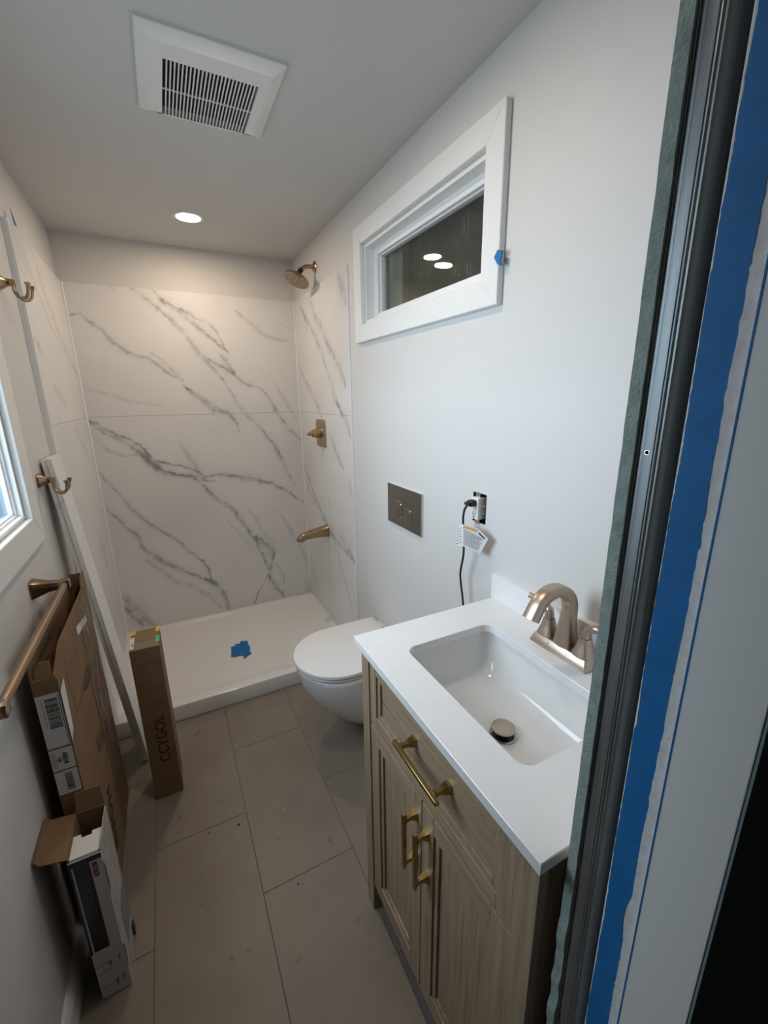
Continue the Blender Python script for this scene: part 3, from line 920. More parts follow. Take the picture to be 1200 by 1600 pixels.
hs = MB().loft([rr4(gx0 + .0005, gx1 - .0005, gy0 + .0005, gy1 - .0005, H - .001), rr4(gx0 + .0005, gx1 - .0005, gy0 + .0005, gy1 - .0005, H + .096)], cap0=False)
hs.build('housing', 'steel', fan)
NS = 25
pitch = (gx1 - gx0) / NS
sl0 = None
for k in range(1, NS):
    xc = gx0 + k * pitch
    MB().box(xc - .0016, xc + .0016, gy0 - .001, gy1 + .001, H - .0218, H - .0185).build('slat', 'fan', fan)
MB().box(gx0, gx1, (gy0 + gy1) / 2 - .0015, (gy0 + gy1) / 2 + .0015, H - .0215, H - .0185).build('cross_bar', 'fan', fan)

for i, (lx, ly) in enumerate(LIGHTS):
    lt = thing('ceiling_light', ['round recessed ceiling light over the shower pan', 'round recessed ceiling light above the space in front of the vanity'][i], 'light', (lx, ly, H - .006), group='recessed ceiling lights')
    MB().lathe((lx, ly, H), (0, 0, -1), [(0, .066), (.003, .066), (.006, .060), (.006, .054), (.003, .052)], 40, cap=False).build('trim_ring', 'plastic_white', lt, smooth=30)
    MB().lathe((lx, ly, H - .002), (0, 0, -1), [(0, .0535), (.0012, .0535)], 40).build('diffuser', 'lamp', lt)
    nm_ = ('shower_lamp_light', 'vanity_lamp_light_offscreen')[i]        # the second lamp only shows its glow at the top edge
    la = bpy.data.lights.new(nm_, 'AREA'); la.shape = 'DISK'; la.size = .104
    la.energy = LAMP_W[i]; la.color = (1.0, 0.80, 0.60)
    lo = bpy.data.objects.new(nm_, la); COL.objects.link(lo); lo.parent = lt
    lo.location = (0, 0, -.001)

# ------------------------------------------------------------------ TOILET
ty = 1.545
def d_ring(xb, xf, w, z, nb=10, nf=18):
    """D outline: straight sides from the back xb, round front xf"""
    xc = xf + w * 1.02
    pts = [(xb, ty - w, z)]
    for k in range(1, 5): pts.append((xb + (xc - xb) * k / 5, ty - w, z))
    for k in range(nf + 1):
        a = -PI / 2 + PI * k / nf
        pts.append((xc - (xc - xf) * math.cos(a), ty + w * math.sin(a), z))
    for k in range(4, 0, -1): pts.append((xb + (xc - xb) * k / 5, ty + w, z))
    pts.append((xb, ty + w, z))
    return pts
toilet = thing('toilet', 'white wall hung toilet with its lid closed beside the vanity', 'toilet', (.62, ty, .075))
rg = [(.835, .640, .085, .078), (.835, .600, .115, .085), (.835, .545, .142, .110), (.835, .495, .160, .150), (.835, .445, .173, .205), (.835, .405, .180, .265), (.835, .378, .184, .325), (.835, .367, .186, .375), (.835, .366, .186, .392), (.835, .372, .181, .397)]
MB().loft([d_ring(*q) for q in rg]).build('bowl', 'porcelain', toilet, smooth=50)
MB().loft([d_ring(.800, .366, .184, .3995), d_ring(.800, .362, .187, .402), d_ring(.800, .362, .187, .409), d_ring(.800, .365, .185, .4115)]).build('seat', 'seat', toilet, smooth=40)
MB().loft([d_ring(.802, .364, .186, .4145), d_ring(.803, .358, .190, .417), d_ring(.803, .357, .191, .425), d_ring(.802, .360, .189, .430), d_ring(.798, .370, .181, .4325)]).build('lid', 'seat', toilet, smooth=40)
MB().box(.800, .835, ty - .175, ty + .175, .396, .412, bev=.004).build('back_deck', 'porcelain', toilet)
for s_ in (-.075, .075):
    MB().lathe((.806, ty + s_, .412), (0, 0, 1), [(0, .012), (.010, .012), (.013, .009)], 16).build('hinge', 'chrome', toilet, smooth=40)

# flush plate
q0, q1 = on_x(608, 752, XR - .012), on_x(661, 834, XR - .012)
y1_, y0_, z1_, z0_ = 1.588, 1.318, 1.134, .966
fpl = thing('flush_plate', 'grey metal toilet flush plate with two round buttons on the wall', 'flush plate', (XR, (y0_ + y1_) / 2, z0_))
MB().box(XR - .006, XR, y0_ + .001, y1_ - .001, z0_ + .001, z1_ - .001).build('surround', 'plastic_white', fpl)
MB().box(XR - .0125, XR - .006, y0_, y1_, z0_, z1_, bev=.0012).build('plate', 'chrome', fpl)
for (yc, rad) in ((1.505, .042), (1.418, .031)):
    zc_ = 1.032 if rad > .04 else 1.026
    bt = MB().lathe((XR - .0125, yc, zc_), (-1, 0, 0), [(0, rad - .0025), (.0015, rad - .0025), (.002, rad - .004)], 36).build('button', 'chrome', fpl, smooth=30)
    MB().lathe((XR - .0125, yc, zc_), (-1, 0, 0), [(0, rad), (.0022, rad), (.0022, rad - .0014), (0, rad - .0014)], 36, cap=False).build('button_ring', 'bead', bt, smooth=30)

# outlet without a cover plate
oy, oz = (OUT[0] + OUT[1]) / 2, (OUT[2] + OUT[3]) / 2
ot = thing('wall_outlet', 'white duplex outlet in an open wall box without its cover plate', 'outlet', (XR, oy, OUT[2]))
b = MB()
b.box(XR + .045, XR + .05, OUT[0], OUT[1], OUT[2], OUT[3])
for a in ((OUT[0], OUT[0] + .002, OUT[2], OUT[3]), (OUT[1] - .002, OUT[1], OUT[2], OUT[3]), (OUT[0], OUT[1], OUT[2], OUT[2] + .002), (OUT[0], OUT[1], OUT[3] - .002, OUT[3])):
    b.box(XR + .003, XR + .046, *a)
b.build('junction_box', 'rubber', ot)
ry = oy + .004
MB().box(XR - .016, XR + .02, ry - .0165, ry + .0165, oz - .034, oz + .034, bev=.002).build('receptacle', 'plastic_white', ot)
b = MB()
b.box(XR - .004, XR - .001, ry - .010, ry + .010, oz - .050, oz + .050, bev=.0008)
b.build('mounting_strap', 'bead', ot)
for s_ in (-1, 1):
    MB().lathe((XR - .004, ry, oz + s_ * .0435), (-1, 0, 0), [(0, .0035), (.0015, .0035)], 12).build('screw', 'bead', ot)
for zc_ in (oz - .0185, oz + .0185):
    b = MB()
    b.box(XR - .0164, XR - .0155, ry - .0072, ry - .0056, zc_ - .001, zc_ + .007)
    b.box(XR - .0164, XR - .0155, ry + .0052, ry + .0068, zc_ - .001, zc_ + .0075)
    b.lathe((XR - .0155, ry, zc_ - .0075), (-1, 0, 0), [(0, .0026), (.0009, .0026)], 10)
    b.build('slots', 'rubber', ot)  # black boxes on the face stand in for the shade inside the holes
for k, s_ in enumerate((.025, -.02)):
    MB().lathe((XR - .001, OUT[0] + .006, oz + s_ * .5), (-1, 0, 0), [(0, .003), (.004, .003)], 10).build('terminal_screw', 'bead', ot)

# power cord with plug and warning tag
crd = thing('power_cord', 'black power cord plugged into the open outlet and hanging down the wall', 'cord', (.79, 1.02, .35))
pz = oz + .0185
MB().box(XR - .038, XR - .0166, ry - .011, ry + .011, pz - .010, pz + .010, bev=.004).build('plug', 'rubber', crd, smooth=40)
pth = [Vector((XR - .034, ry + .002, pz)), Vector((XR - .044, ry + .006, pz))]
for u, v, x in ((731, 788, .786), (726, 796, .784), (723.8, 808, .784), (723.8, 822, .786), (724.5, 850, .788), (724, 868, .790), (719.5, 893, .795), (720, 910, .797), (723.5, 943, .80), (724, 980, .80), (722, 1050, .80)):
    pth.append(on_x(u, v, x))
def smooth_path(P, n=6):
    o_ = []
    P = [P[0]] + P + [P[-1]]
    for i in range(1, len(P) - 2):
        for k in range(n):
            t = k / n
            o_.append(0.5 * ((2 * P[i]) + (-P[i - 1] + P[i + 1]) * t + (2 * P[i - 1] - 5 * P[i] + 4 * P[i + 1] - P[i + 2]) * t * t + (-P[i - 1] + 3 * P[i] - 3 * P[i + 1] + P[i + 2]) * t ** 3))
    o_.append(P[-2])
    return o_
pth += [Vector((.805, 1.02, .36)), Vector((.83, 1.03, .35))]
MB().tube(smooth_path(pth), .0034, 8).build('cable', 'rubber', crd, smooth=60)
MB().tube([pth[0], pth[1], pth[2]], [.008, .0062, .0042], 10).build('strain_relief', 'rubber', crd, smooth=40)

wt = thing('warning_tag', 'white printed warning tag wrapped round the hanging power cord', 'tag', (.787, 1.0, 1.02))
T = [on_x(723, 819, .783), on_x(747, 826, .800), on_x(763, 842, .806), on_x(750, 866, .803), on_x(723, 853.5, .783)]
nrm = (T[1] - T[0]).cross(T[4] - T[0]).normalized()
if nrm.x > 0: nrm = -nrm
flap = MB().prism(T, nrm * -.0004).build('tag_sheet', 'paper', wt)
flap['label'] = 'printed side of the tag'
b = MB()
t2 = [on_x(713, 852, .781), on_x(714, 838, .780), on_x(718, 820, .781), on_x(724, 819, .783), on_x(724, 853.5, .783)]
b.prism(t2, (.0004, 0, 0)); b.build('folded_end', 'plastic_white', wt)
b = MB()
for k in range(6):
    v0 = 823 + k * 4.6
    q_ = [on_x(712.5 + (5 - k) * .75, v0 + 3, .7795), on_x(722, v0, .7822), on_x(722, v0 + 1.5, .7822), on_x(712.5 + (5 - k) * .75, v0 + 4.5, .7795)]
    b.poly(q_, [(0, 1, 2, 3)])
b.build('folded_print', 'text_pale', wt)
def on_tag(s, t):      # s across from the cord, t down
    a = T[0].lerp(T[1], s / .6) if s <= .6 else T[1].lerp(T[2], (s - .6) / .4)
    c = T[4].lerp(T[3], s)
    return a.lerp(c, t) + nrm * .0006
def tag_bar(s0, s1, t0, t1, name, m):
    MB().poly([on_tag(s0, t0), on_tag(s1, t0), on_tag(s1, t1), on_tag(s0, t1)], [(0, 1, 2, 3)]).build(name, m, wt)
tag_bar(.03, .60, .05, .15, 'print_header', 'ink_orange')
for k in range(9):
    tag_bar(.05, .86 - .03 * (k % 3), .22 + k * .078, .25 + k * .078, 'print_line', 'ink_grey')
tag_bar(.66, .90, .10, .17, 'print_line', 'ink')

# ------------------------------------------------------------------ VANITY
CX0, CY0, CY1, CZ = .363, .279, .898, .900
CT = .020
vx, vy0, vy1, vzt = .378, .290, .886, CZ - CT - .0005        # front plane of the cabinet posts
van = thing('vanity_cabinet', 'light oak vanity cabinet with one drawer over two panelled doors', 'cabinet', ((vx + XR) / 2, (vy0 + vy1) / 2, 0))
PW = .040
for a, c in ((vy1 - PW, vy1), (vy0, vy0 + PW + .004)):
    MB().box(vx, vx + .05, a, c, 0, vzt, bev=.0008).build('post', 'oak_v', van)
for a, c in ((vy1 - .018, vy1 - .002), (vy0 + .002, vy0 + .018)):
    MB().box(vx + .05, XR - .022, a, c, .085, vzt).build('side_panel', 'oak_v', van)
MB().box(vx + .018, XR - .022, vy0 + .018, vy1 - .018, .088, .104).build('bottom_panel', 'oak_h', van)
MB().box(vx + .010, vx + .030, vy0 + PW, vy1 - PW, .070, .100).build('bottom_rail', 'oak_h', van)
MB().box(vx + .022, vx + .034, vy0 + PW, vy1 - PW, .660, .690).build('middle_rail', 'oak_h', van)
MB().box(vx + .022, vx + .034, vy0 + PW, vy1 - PW, .860, vzt).build('top_rail', 'oak_h', van)
MB().box(vx + .085, vx + .095, vy0 + .02, vy1 - .02, 0, .088).build('toe_kick', 'oak_h', van)
MB().box(vx + .040, vx + .050, vy0 + .018, vy1 - .018, .104, vzt - .03).build('inner_board', 'oak_v', van)


def front(name, y0, y1, z0, z1, fw, horizontal):
    """framed front: stiles and rails with a two step recess"""
    xf = vx + .003
    root = MB().box(xf + .0100, xf + .017, y0 + .002, y1 - .002, z0 + .002, z1 - .002).build(name, 'oak_h' if horizontal else 'oak_v', van)
    for (a, c) in ((y0, y0 + fw), (y1 - fw, y1)):
        MB().box(xf, xf + .0135, a, c, z0, z1, bev=.0007, seg=1).build('stile', 'oak_v', root)
    for (a, c) in ((z0, z0 + fw), (z1 - fw, z1)):
        MB().box(xf + .0002, xf + .0135, y0 + fw, y1 - fw, a, c, bev=.0007, seg=1).build('rail', 'oak_h', root)
    s = .014
    yy0, yy1, zz0, zz1 = y0 + fw, y1 - fw, z0 + fw, z1 - fw
    b = MB()
    for a in ((yy0, yy0 + s, zz0, zz1), (yy1 - s, yy1, zz0, zz1), (yy0 + s, yy1 - s, zz0, zz0 + s), (yy0 + s, yy1 - s, zz1 - s, zz1)):
        b.box(xf + .0045, xf + .0132, *a, bev=.0008, seg=1)
    b.build('moulding', 'oak_v', root)
    return root


DG = .002
dy0, dy1 = vy0 + PW + .004 + DG, vy1 - PW - DG
ym = .594
drawer = front('drawer', dy0, dy1, .676, .866, .034, True)
door_a = front('door', ym + DG * .7, dy1, .100, .671, .044, False)
door_b = front('door', dy0, ym - DG * .7, .100, .671, .044, False)


def pull(parent, c, axis, length, span, out_):
    """square bar on two flared feet; c is the point on the front face"""
    c = Vector(c); a = Vector(axis)
    p = Vector((-1, 0, 0))
    h = MB()
    e0, e1 = c + p * out_ - a * length / 2, c + p * out_ + a * length / 2
    h.tube([e0, e0 + a * .004, e1 - a * .004, e1], [.0038, .0048, .0048, .0038], 12, square=.3, up=(-1, 0, 0))
    hd = h.build('handle', 'brass', parent, smooth=30)
    for s_ in (-1, 1):
        q_ = c + a * s_ * span / 2
        MB().tube([q_, q_ + p * .002, q_ + p * out_ * .55, q_ + p * (out_ - .003)], [.0105, .0105, .0048, .0062], 12, square=.3, up=tuple(a)).build('handle_foot', 'brass', parent, smooth=30)


xfp = vx + .003
pull(drawer, (xfp + .0100, .578, .780), (0, 1, 0), .165, .125, .040)
pull(door_a, (xfp, .617, .552), (0, 0, 1), .150, .118, .030)
pull(door_b, (xfp, .571, .548), (0, 0, 1), .150, .118, .030)

# counter top with a rounded cut-out
SX0, SX1, SY0, SY1 = .452, .706, .396, .786
hole = rect_ring(SX0, SX1, SY0, SY1, 0, .026, 8)
X1c = XR - .0005
ol, hl_ = [], hole
for i, p in enumerate(hole):
    arc, j = divmod(i, 9)
    cor = ((X1c, CY1), (CX0, CY1), (CX0, CY0), (X1c, CY0))[arc]
    to_x = (j < 4) == (arc % 2 == 0)
    ol.append(cor if j == 4 else (cor[0], p[1]) if to_x else (p[0], cor[1]))
ct = MB()
e = .0012
hcx, hcy = (SX0 + SX1) / 2, (SY0 + SY1) / 2
hin = [(hcx + (x - hcx) * 1.006, hcy + (y - hcy) * 1.005) for x, y, *_ in hl_]
ct.loft([[(x, y, CZ - CT) for x, y, *_ in hl_], [(x, y, CZ - .001) for x, y, *_ in hl_], [(x, y, CZ) for x, y in hin],
         [(min(max(x, CX0 + e), XR), min(max(y, CY0 + e), CY1 - e), CZ) for x, y in ol], [(x, y, CZ - e) for x, y in ol], [(x, y, CZ - CT) for x, y in ol],
         [(x, y, CZ - CT) for x, y, *_ in hl_]], cap0=False, cap1=False)
tag(ct.build('countertop', 'quartz', top=True), 'white quartz vanity countertop with a rectangular sink cut-out', 'countertop')
tag(MB().box(XR - .020, XR - .0005, CY0, CY1 + .004, CZ + .0002, CZ + .076).build('backsplash', 'quartz', top=True), 'low white quartz backsplash standing on the countertop against the wall', 'backsplash')

# undermount sink
sink = thing('sink_basin', 'white rectangular undermount sink basin set into the countertop', 'sink', (.58, .59, .735))
rings = []
zr = CZ - CT - .0005
dxc, dyc, zb = .590, .588, .752
prof = [(0.0, zr, 0, 0), (0.0, zr - .006, 0, 0), (.06, zr - .03, 0, .02), (.14, zr - .06, 0, .04), (.26, zr - .088, 0, 0), (.40, zr - .108, 0, 0), (.55, zr - .120, 0, 0), (.80, zb + .004, 0, 0), (.92, zb, 0, 0)]
def basin(x0, x1, y0, y1, z, rad): return rect_ring(x0, x1, y0, y1, z, rad, 8)
levels = [(.445, .714, .389, .793, zr, .030), (.445, .714, .389, .793, zr - .004, .030), (.447, .713, .391, .791, zr - .02, .034), (.450, .710, .394, .788, zr - .045, .036),
          (.454, .705, .399, .782, zr - .070, .038), (.460, .697, .406, .774, zr - .090, .040), (.470, .684, .418, .762, zr - .104, .042), (.486, .662, .440, .742, zb + .012, .042), (.505, .642, .470, .712, zb + .0065, .040),
          (.530, .625, .515, .660, zb + .003, .036), (.562, .618, .560, .616, zb, .026)]
outer = [(.430, .729, .374, .808, zr, .036), (.430, .729, .380, .802, zr - .010, .036), (.440, .722, .386, .796, zr - .06, .04), (.470, .680, .42, .76, zb - .012, .04)]
MB().loft([basin(*q) for q in reversed(outer)] + [basin(*q) for q in levels]).build('bowl', 'porcelain', sink, smooth=60)
dr = thing('drain_stopper', 'round metal pop-up stopper over the dark sink drain', 'drain stopper', (dxc, dyc, zb))
MB().lathe((dxc, dyc, zb + .0005), (0, 0, 1), [(0, .030), (.0015, .030), (.003, .026), (.0012, .024)], 32, cap=False).build('drain_ring', 'chrome', dr, smooth=35)
MB().lathe((dxc, dyc, zb + .0005), (0, 0, 1), [(0, .0255), (.001, .0255), (.001, .012), (.015, .012)], 28).build('stem', 'rubber', dr, smooth=35)
MB().lathe((dxc, dyc, zb + .016), (0, 0, 1), [(0, .021), (.001, .0255), (.003, .0268), (.0048, .0258), (.0062, .020), (.0070, .010), (.0072, .003)], 32).build('cap', 'nickel', dr, smooth=40)

# faucet
fy = .597
fc = thing('faucet', 'bronze nickel centerset faucet with a high arched spout and two handles', 'faucet', (.775, fy, CZ))
def frr(x0, x1, y0, y1, z, r_=.003): return rect_ring(x0, x1, y0, y1, z, r_, 3)
MB().loft([frr(.745, .805, fy - .080, fy + .080, CZ + .0003), frr(.745, .805, fy - .080, fy + .080, CZ + .003), frr(.752, .800, fy - .074, fy + .074, CZ + .020), frr(.755, .798, fy - .072, fy + .072, CZ + .024)]).build('base_plate', 'nickel', fc, smooth=25)
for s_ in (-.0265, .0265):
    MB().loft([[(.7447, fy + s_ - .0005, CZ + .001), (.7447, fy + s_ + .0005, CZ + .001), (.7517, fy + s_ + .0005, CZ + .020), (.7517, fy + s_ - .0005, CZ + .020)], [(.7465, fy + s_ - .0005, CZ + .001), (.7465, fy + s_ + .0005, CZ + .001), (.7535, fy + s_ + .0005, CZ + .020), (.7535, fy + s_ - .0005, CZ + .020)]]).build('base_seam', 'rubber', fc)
spath = [(.777, CZ + .022), (.777, CZ + .030), (.7765, CZ + .06), (.7775, CZ + .09), (.7785, CZ + .113)]
R_, cxs, czs = .058, .7205, CZ + .113
for k in range(1, 14):
    a = math.radians(150) * k / 13
    spath.append((cxs + R_ * math.cos(a), czs + R_ * math.sin(a)))
for k in (1, 2, 3):
    spath.append((spath[-1][0] - math.sin(a) * .0095, spath[-1][1] + math.cos(a) * .0095))
n_ = len(spath)
rad = []
for k, (x, z) in enumerate(spath):
    if k == 0: rad.append((.0235, .0235))
    elif k == 1: rad.append((.0220, .0220))
    elif k == 2: rad.append((.0175, .0190))
    elif k == 3: rad.append((.0145, .0160))
    else:
        t = (k - 4) / (n_ - 5); rad.append((.0136 + .0006 * t, .0150 + .0010 * t))
MB().tube([(x, fy, z) for x, z in spath], rad, 16, square=.42, up=(1, 0, 0)).build('spout', 'nickel', fc, smooth=30)
for s_ in (1, -1):
    hy = fy + s_ * .051
    hb = MB().tube([(.775, hy, CZ + .022), (.775, hy, CZ + .029), (.775, hy, CZ + .045), (.775, hy, CZ + .062), (.775, hy, CZ + .066)], [.0215, .0200, .0150, .0115, .0112], 16, square=.4, up=(1, 0, 0)).build('handle_body', 'nickel', fc, smooth=32)
    lv = [(.775, hy, CZ + .0665), (.775, hy + s_ * .001, CZ + .078), (.775, hy + s_ * .007, CZ + .089), (.775, hy + s_ * .020, CZ + .096), (.775, hy + s_ * .040, CZ + .098), (.775, hy + s_ * .066, CZ + .097)]
    MB().tube(smooth_path([Vector(q) for q in lv], 4), [.0095] * 8 + [.0080] * 6 + [.0062] * 6 + [.0068], 12, square=.5, up=(1, 0, 0)).build('lever', 'nickel', hb, smooth=40)

# ------------------------------------------------------------------ LEFT WALL FITTINGS
def robe_hook(y, z, label):
    h = thing('robe_hook', label, 'hook', (XL, y, z), group='double robe hooks on the left wall')
    MB().tube([(XL + .0003, y, z), (XL + .003, y, z), (XL + .010, y, z), (XL + .024, y, z), (XL + .032, y, z)], [.0225, .0225, .0190, .0105, .0095], 16, square=.4, up=(0, 0, 1)).build('flared_base', 'bronze', h, smooth=32)
    MB().box(XL + .031, XL + .046, y - .008, y + .008, z - .009, z + .009, bev=.001).build('neck', 'bronze', h)
    for s_ in (-1, 1):
        p_ = [Vector((XL + .040, y + s_ * .003, z - .006)), Vector((XL + .0405, y + s_ * .005, z - .022)), Vector((XL + .045, y + s_ * .010, z - .036)),
              Vector((XL + .055, y + s_ * .015, z - .044)), Vector((XL + .067, y + s_ * .020, z - .042)), Vector((XL + .075, y + s_ * .023, z - .032)), Vector((XL + .078, y + s_ * .025, z - .018)), Vector((XL + .079, y + s_ * .026, z - .010))]
        sp = smooth_path(p_, 4)
        pr = MB().tube(sp, .0044, 10).build('prong', 'bronze', h, smooth=50)
        e_ = p_[-1]
        MB().tube([e_ + Vector((0, 0, -.004)), e_ + Vector((.0004, 0, .003)), e_ + Vector((.0006, 0, .009))], [.0045, .0062, .0078], 12, square=.45, up=(1, 0, 0)).build('prong_tip', 'bronze', pr, smooth=30)
    return h


hk = robe_hook(1.735, 1.236, 'bronze double robe hook beside the leaning white boards')
robe_hook(1.765, 1.833, 'bronze double robe hook high on the left wall near the marble panel')

tb = thing('towel_bar', 'straight bronze towel bar on flared posts above the tall brown carton', 'towel bar', (XL, 1.14, .985))
bx, bz = -.312, .978
for yy in (1.432, .852):
    MB().tube([(XL + .0003, yy, bz), (XL + .003, yy, bz), (XL + .012, yy, bz), (XL + .04, yy, bz), (bx - .008, yy, bz), (bx + .012, yy, bz)], [.027, .027, .0235, .0145, .0115, .0118], 16, square=.4, up=(0, 0, 1)).build('post', 'bronze', tb, smooth=32)
    MB().box(bx - .013, bx + .013, yy - .012, yy + .012, bz - .013, bz + .013, bev=.003).build('end_block', 'bronze', tb, smooth=40)
MB().tube([(bx, .852, bz), (bx, 1.432, bz)], .0095, 18).build('bar', 'bronze', tb, smooth=50)

# ------------------------------------------------------------------ LEANING TRIM BOARDS
for i in range(2):
    th = .0145
    # front face line: bottom (x=-.235) to top (x=-.352); second board behind
    bot, topz, topx = -.236 - i * .0152, 1.295 - i * .004, -.3515 - i * .0152
    dirv = Vector((topx - bot, 0, topz)); L_ = dirv.length; dirv.normalize()
    nv = Vector((-dirv.z, 0, dirv.x)); nv = nv if nv.x < 0 else -nv
    b0 = Vector((bot, 0, .0045))
    ya, yb = 1.782 + i * .004, 1.925 + i * .003
    secs = [(ya, 0), (yb, 0), (yb, th * .55), (yb - .006, th * .8), (yb - .014, th), (ya, th)] if i else [(ya, 0), (yb, 0), (yb, th), (ya, th)]
    b = MB().loft([[b0 + dirv * s_ + nv * q_[1] + Vector((0, q_[0], 0)) for q_ in secs] for s_ in (0, L_)])
    tag(b.build('trim_board', 'trim', top=True), ['front white baseboard length leaning against the left wall', 'rear white baseboard length leaning against the left wall'][i], 'board', 'white baseboard lengths leaning on the left wall')

# ------------------------------------------------------------------ TALL BROWN CARTON
bx0, bx1, by0, by1, bh = -.353, -.305, 1.137, 1.657, .905
cb = thing('tall_carton', 'tall thin open brown carton with shipping labels under the towel bar', 'carton', ((bx0 + bx1) / 2, (by0 + by1) / 2, 0))
ct_ = .004
MB().prism([(bx1, by0, .001), (bx1, by1, .001), (bx1, by1, bh + .03), (bx1, by1 - .05, bh + .022), (bx1, by1 - .075, bh - .012), (bx1, by0 + .09, bh - .008), (bx1, by0, bh - .045)], (-ct_, 0, 0)).build('side_panel', 'cardboard', cb)
MB().prism([(bx0, by0, .001), (bx0, by1, .001), (bx0, by1, bh + .01), (bx0, by0 + .26, bh + .018), (bx0, by0 + .25, bh + .012), (bx0, by0, bh + .012)], (ct_, 0, 0)).build('side_panel', 'cardboard', cb)
MB().box(bx0 + ct_, bx1 - ct_, by0, by0 + ct_, .001, bh - .05).build('end_panel', 'cardboard', cb)
MB().box(bx0 + ct_, bx1 - ct_, by1 - ct_, by1, .001, bh + .022).build('end_panel', 'cardboard', cb)
MB().box(bx0 + ct_, bx1 - ct_, by0 + ct_, by1 - ct_, .001, .006).build('bottom_panel', 'cardboard', cb)
# film wrapped content
b = MB()
rings = []
for k in range(9):
    t = k / 8
    y = by0 + .03 + t * (by1 - by0 - .06)
    zt_ = bh - .055 + .02 * math.sin(k * 1.9) + (.015 if k > 6 else 0)
    rings.append([(bx0 + .012, y, .012), (bx1 - .012, y, .012), (bx1 - .011, y, zt_ - .01), (bx1 - .02 + .003 * math.sin(k * 3), y, zt_ + .008), (bx0 + .018, y, zt_ + .004 * math.cos(k * 2.3)), (bx0 + .011, y, zt_ - .012)])
b.loft(rings)
b.build('wrapped_content', 'film', cb, smooth=60)
MB().box(bx0 + .014, bx1 - .014, by0 + .035, by1 - .035, .014, bh - .085).build('packed_goods', 'cardboard', cb)
# inner flap at the near end
MB().prism([(bx0 + .006, by0 + .006, bh - .055), (bx1 - .006, by0 + .006, bh - .055), (bx1 - .010, by0 + .020, bh - .015), (bx0 + .010, by0 + .020, bh - .015)], (0, .003, 0)).build('inner_flap', 'cardboard_in', cb)
# printed diamond, vertical seam, darker print patches on the side
side = bx1 + .0006
def pside(u, v, dx=0): return on_x(u, v, bx1 + .0008 + dx)
def line_on(parent, pts_px, wpx, m, name, dx=0):
    b = MB()
    for (a, c) in zip(pts_px, pts_px[1:]):
        A, C_ = pside(*a, dx), pside(*c, dx)
        dv = (C_ - A).normalized(); n2_ = Vector((0, -dv.z, dv.y)) * wpx
        b.poly([A - n2_, C_ - n2_, C_ + n2_, A + n2_], [(0, 1, 2, 3)])
    return b.build(name, m, parent)
line_on(cb, [(103, 1049), (134, 989), (147, 1035), (121, 1111), (103, 1049)], .0011, 'cardboard_dark', 'printed_outline')
MB().box(bx1 + .0002, bx1 + .0032, by0, by0 + .022, .10, bh - .055).build('corner_flap', 'cardboard', cb)
MB().poly([pside(134, 1041), (pside(147, 1035)), pside(138, 1075), pside(129, 1080)], [(0, 1, 2, 3)]).build('printed_patch', 'cardboard_dark', cb)
MB().poly([pside(168, 1118, .0003), pside(171, 1140, .0003), pside(156, 1175, .0003), pside(151, 1155, .0003)], [(0, 1, 2, 3)]).build('printed_patch', 'cardboard_dark', cb)
# white sticker on the top flap, shipping labels round the corner
MB().poly([pside(134, 960), pside(136, 970), pside(122, 993), pside(119, 980)], [(0, 1, 2, 3)]).build('sticker', 'paper', cb)
fyl = by0 - .0006
def pend(u, v): return on_y(u, v, fyl)
def lab(name, pxs):
    q_ = [pend(u, v) for u, v in pxs]
    q_ = [Vector((min(max(p.x, bx0 + .0005), bx1), p.y, p.z)) for p in q_]
    return q_
# label band on the near end: (z from, z to)
def band(z0, z1, name, m, x0=bx0 + .001, x1=bx1, dy=0.0):
    return MB().poly([(x0, fyl - dy, z0), (x1, fyl - dy, z0), (x1, fyl - dy, z1), (x0, fyl - dy, z1)], [(0, 1, 2, 3)]).build(name, m, cb)
zA1, zA0 = .815, .665
band(zA0, zA1, 'shipping_label', 'paper')
MB().poly([(bx1 + .0038, by0 - .0006, zA0 + .004), (bx1 + .0038, by0 + .030, zA0 + .022), (bx1 + .0038, by0 + .045, zA1 + .01), (bx1 + .0038, by0 - .0006, zA1)], [(0, 1, 2, 3)]).build('shipping_label', 'paper', cb)
band(.598, .660, 'shipping_label', 'paper'); band(.525, .594, 'shipping_label', 'paper')
b = MB()
z_ = zA1 - .012
while z_ > zA0 + .055:
    h_ = random.choice((.0012, .0020, .0032)); b.poly([(bx0 + .017, fyl - .0004, z_ - h_), (bx1 - .006, fyl - .0004, z_ - h_), (bx1 - .006, fyl - .0004, z_), (bx0 + .017, fyl - .0004, z_)], [(0, 1, 2, 3)]); z_ -= h_ + random.choice((.001, .0016, .0022))
b.build('barcode', 'ink', cb, kind='stuff')
b = MB()
z_ = .586
while z_ > .535:
    h_ = random.choice((.001, .0018, .0028)); b.poly([(bx0 + .021, fyl - .0004, z_ - h_), (bx1 - .012, fyl - .0004, z_ - h_), (bx1 - .012, fyl - .0004, z_), (bx0 + .021, fyl - .0004, z_)], [(0, 1, 2, 3)]); z_ -= h_ + random.choice((.0009, .0014, .002))
b.build('barcode', 'ink', cb, kind='stuff')
band(zA0 + .002, zA1 - .004, 'label_rule', 'ink', bx1 - .0032, bx1 - .0018, .0004)
band(zA0 + .06, zA1 - .01, 'label_rule', 'ink_grey', bx0 + .011, bx0 + .012, .0004)
text_mesh('label_text', '4864', .017, ((bx0 + bx1) / 2 + .006, fyl - .0005, .630), (0, 0, -1), (1, 0, 0), 'ink', cb)
text_mesh('label_text', '100', .011, ((bx0 + bx1) / 2 - .006, fyl - .0005, .630), (0, 0, -1), (1, 0, 0), 'ink', cb)
for k in range(3):
    band(.606, .652, 'label_rule', 'ink_grey', bx0 + .004 + k * .0035, bx0 + .0052 + k * .0035, .0004)
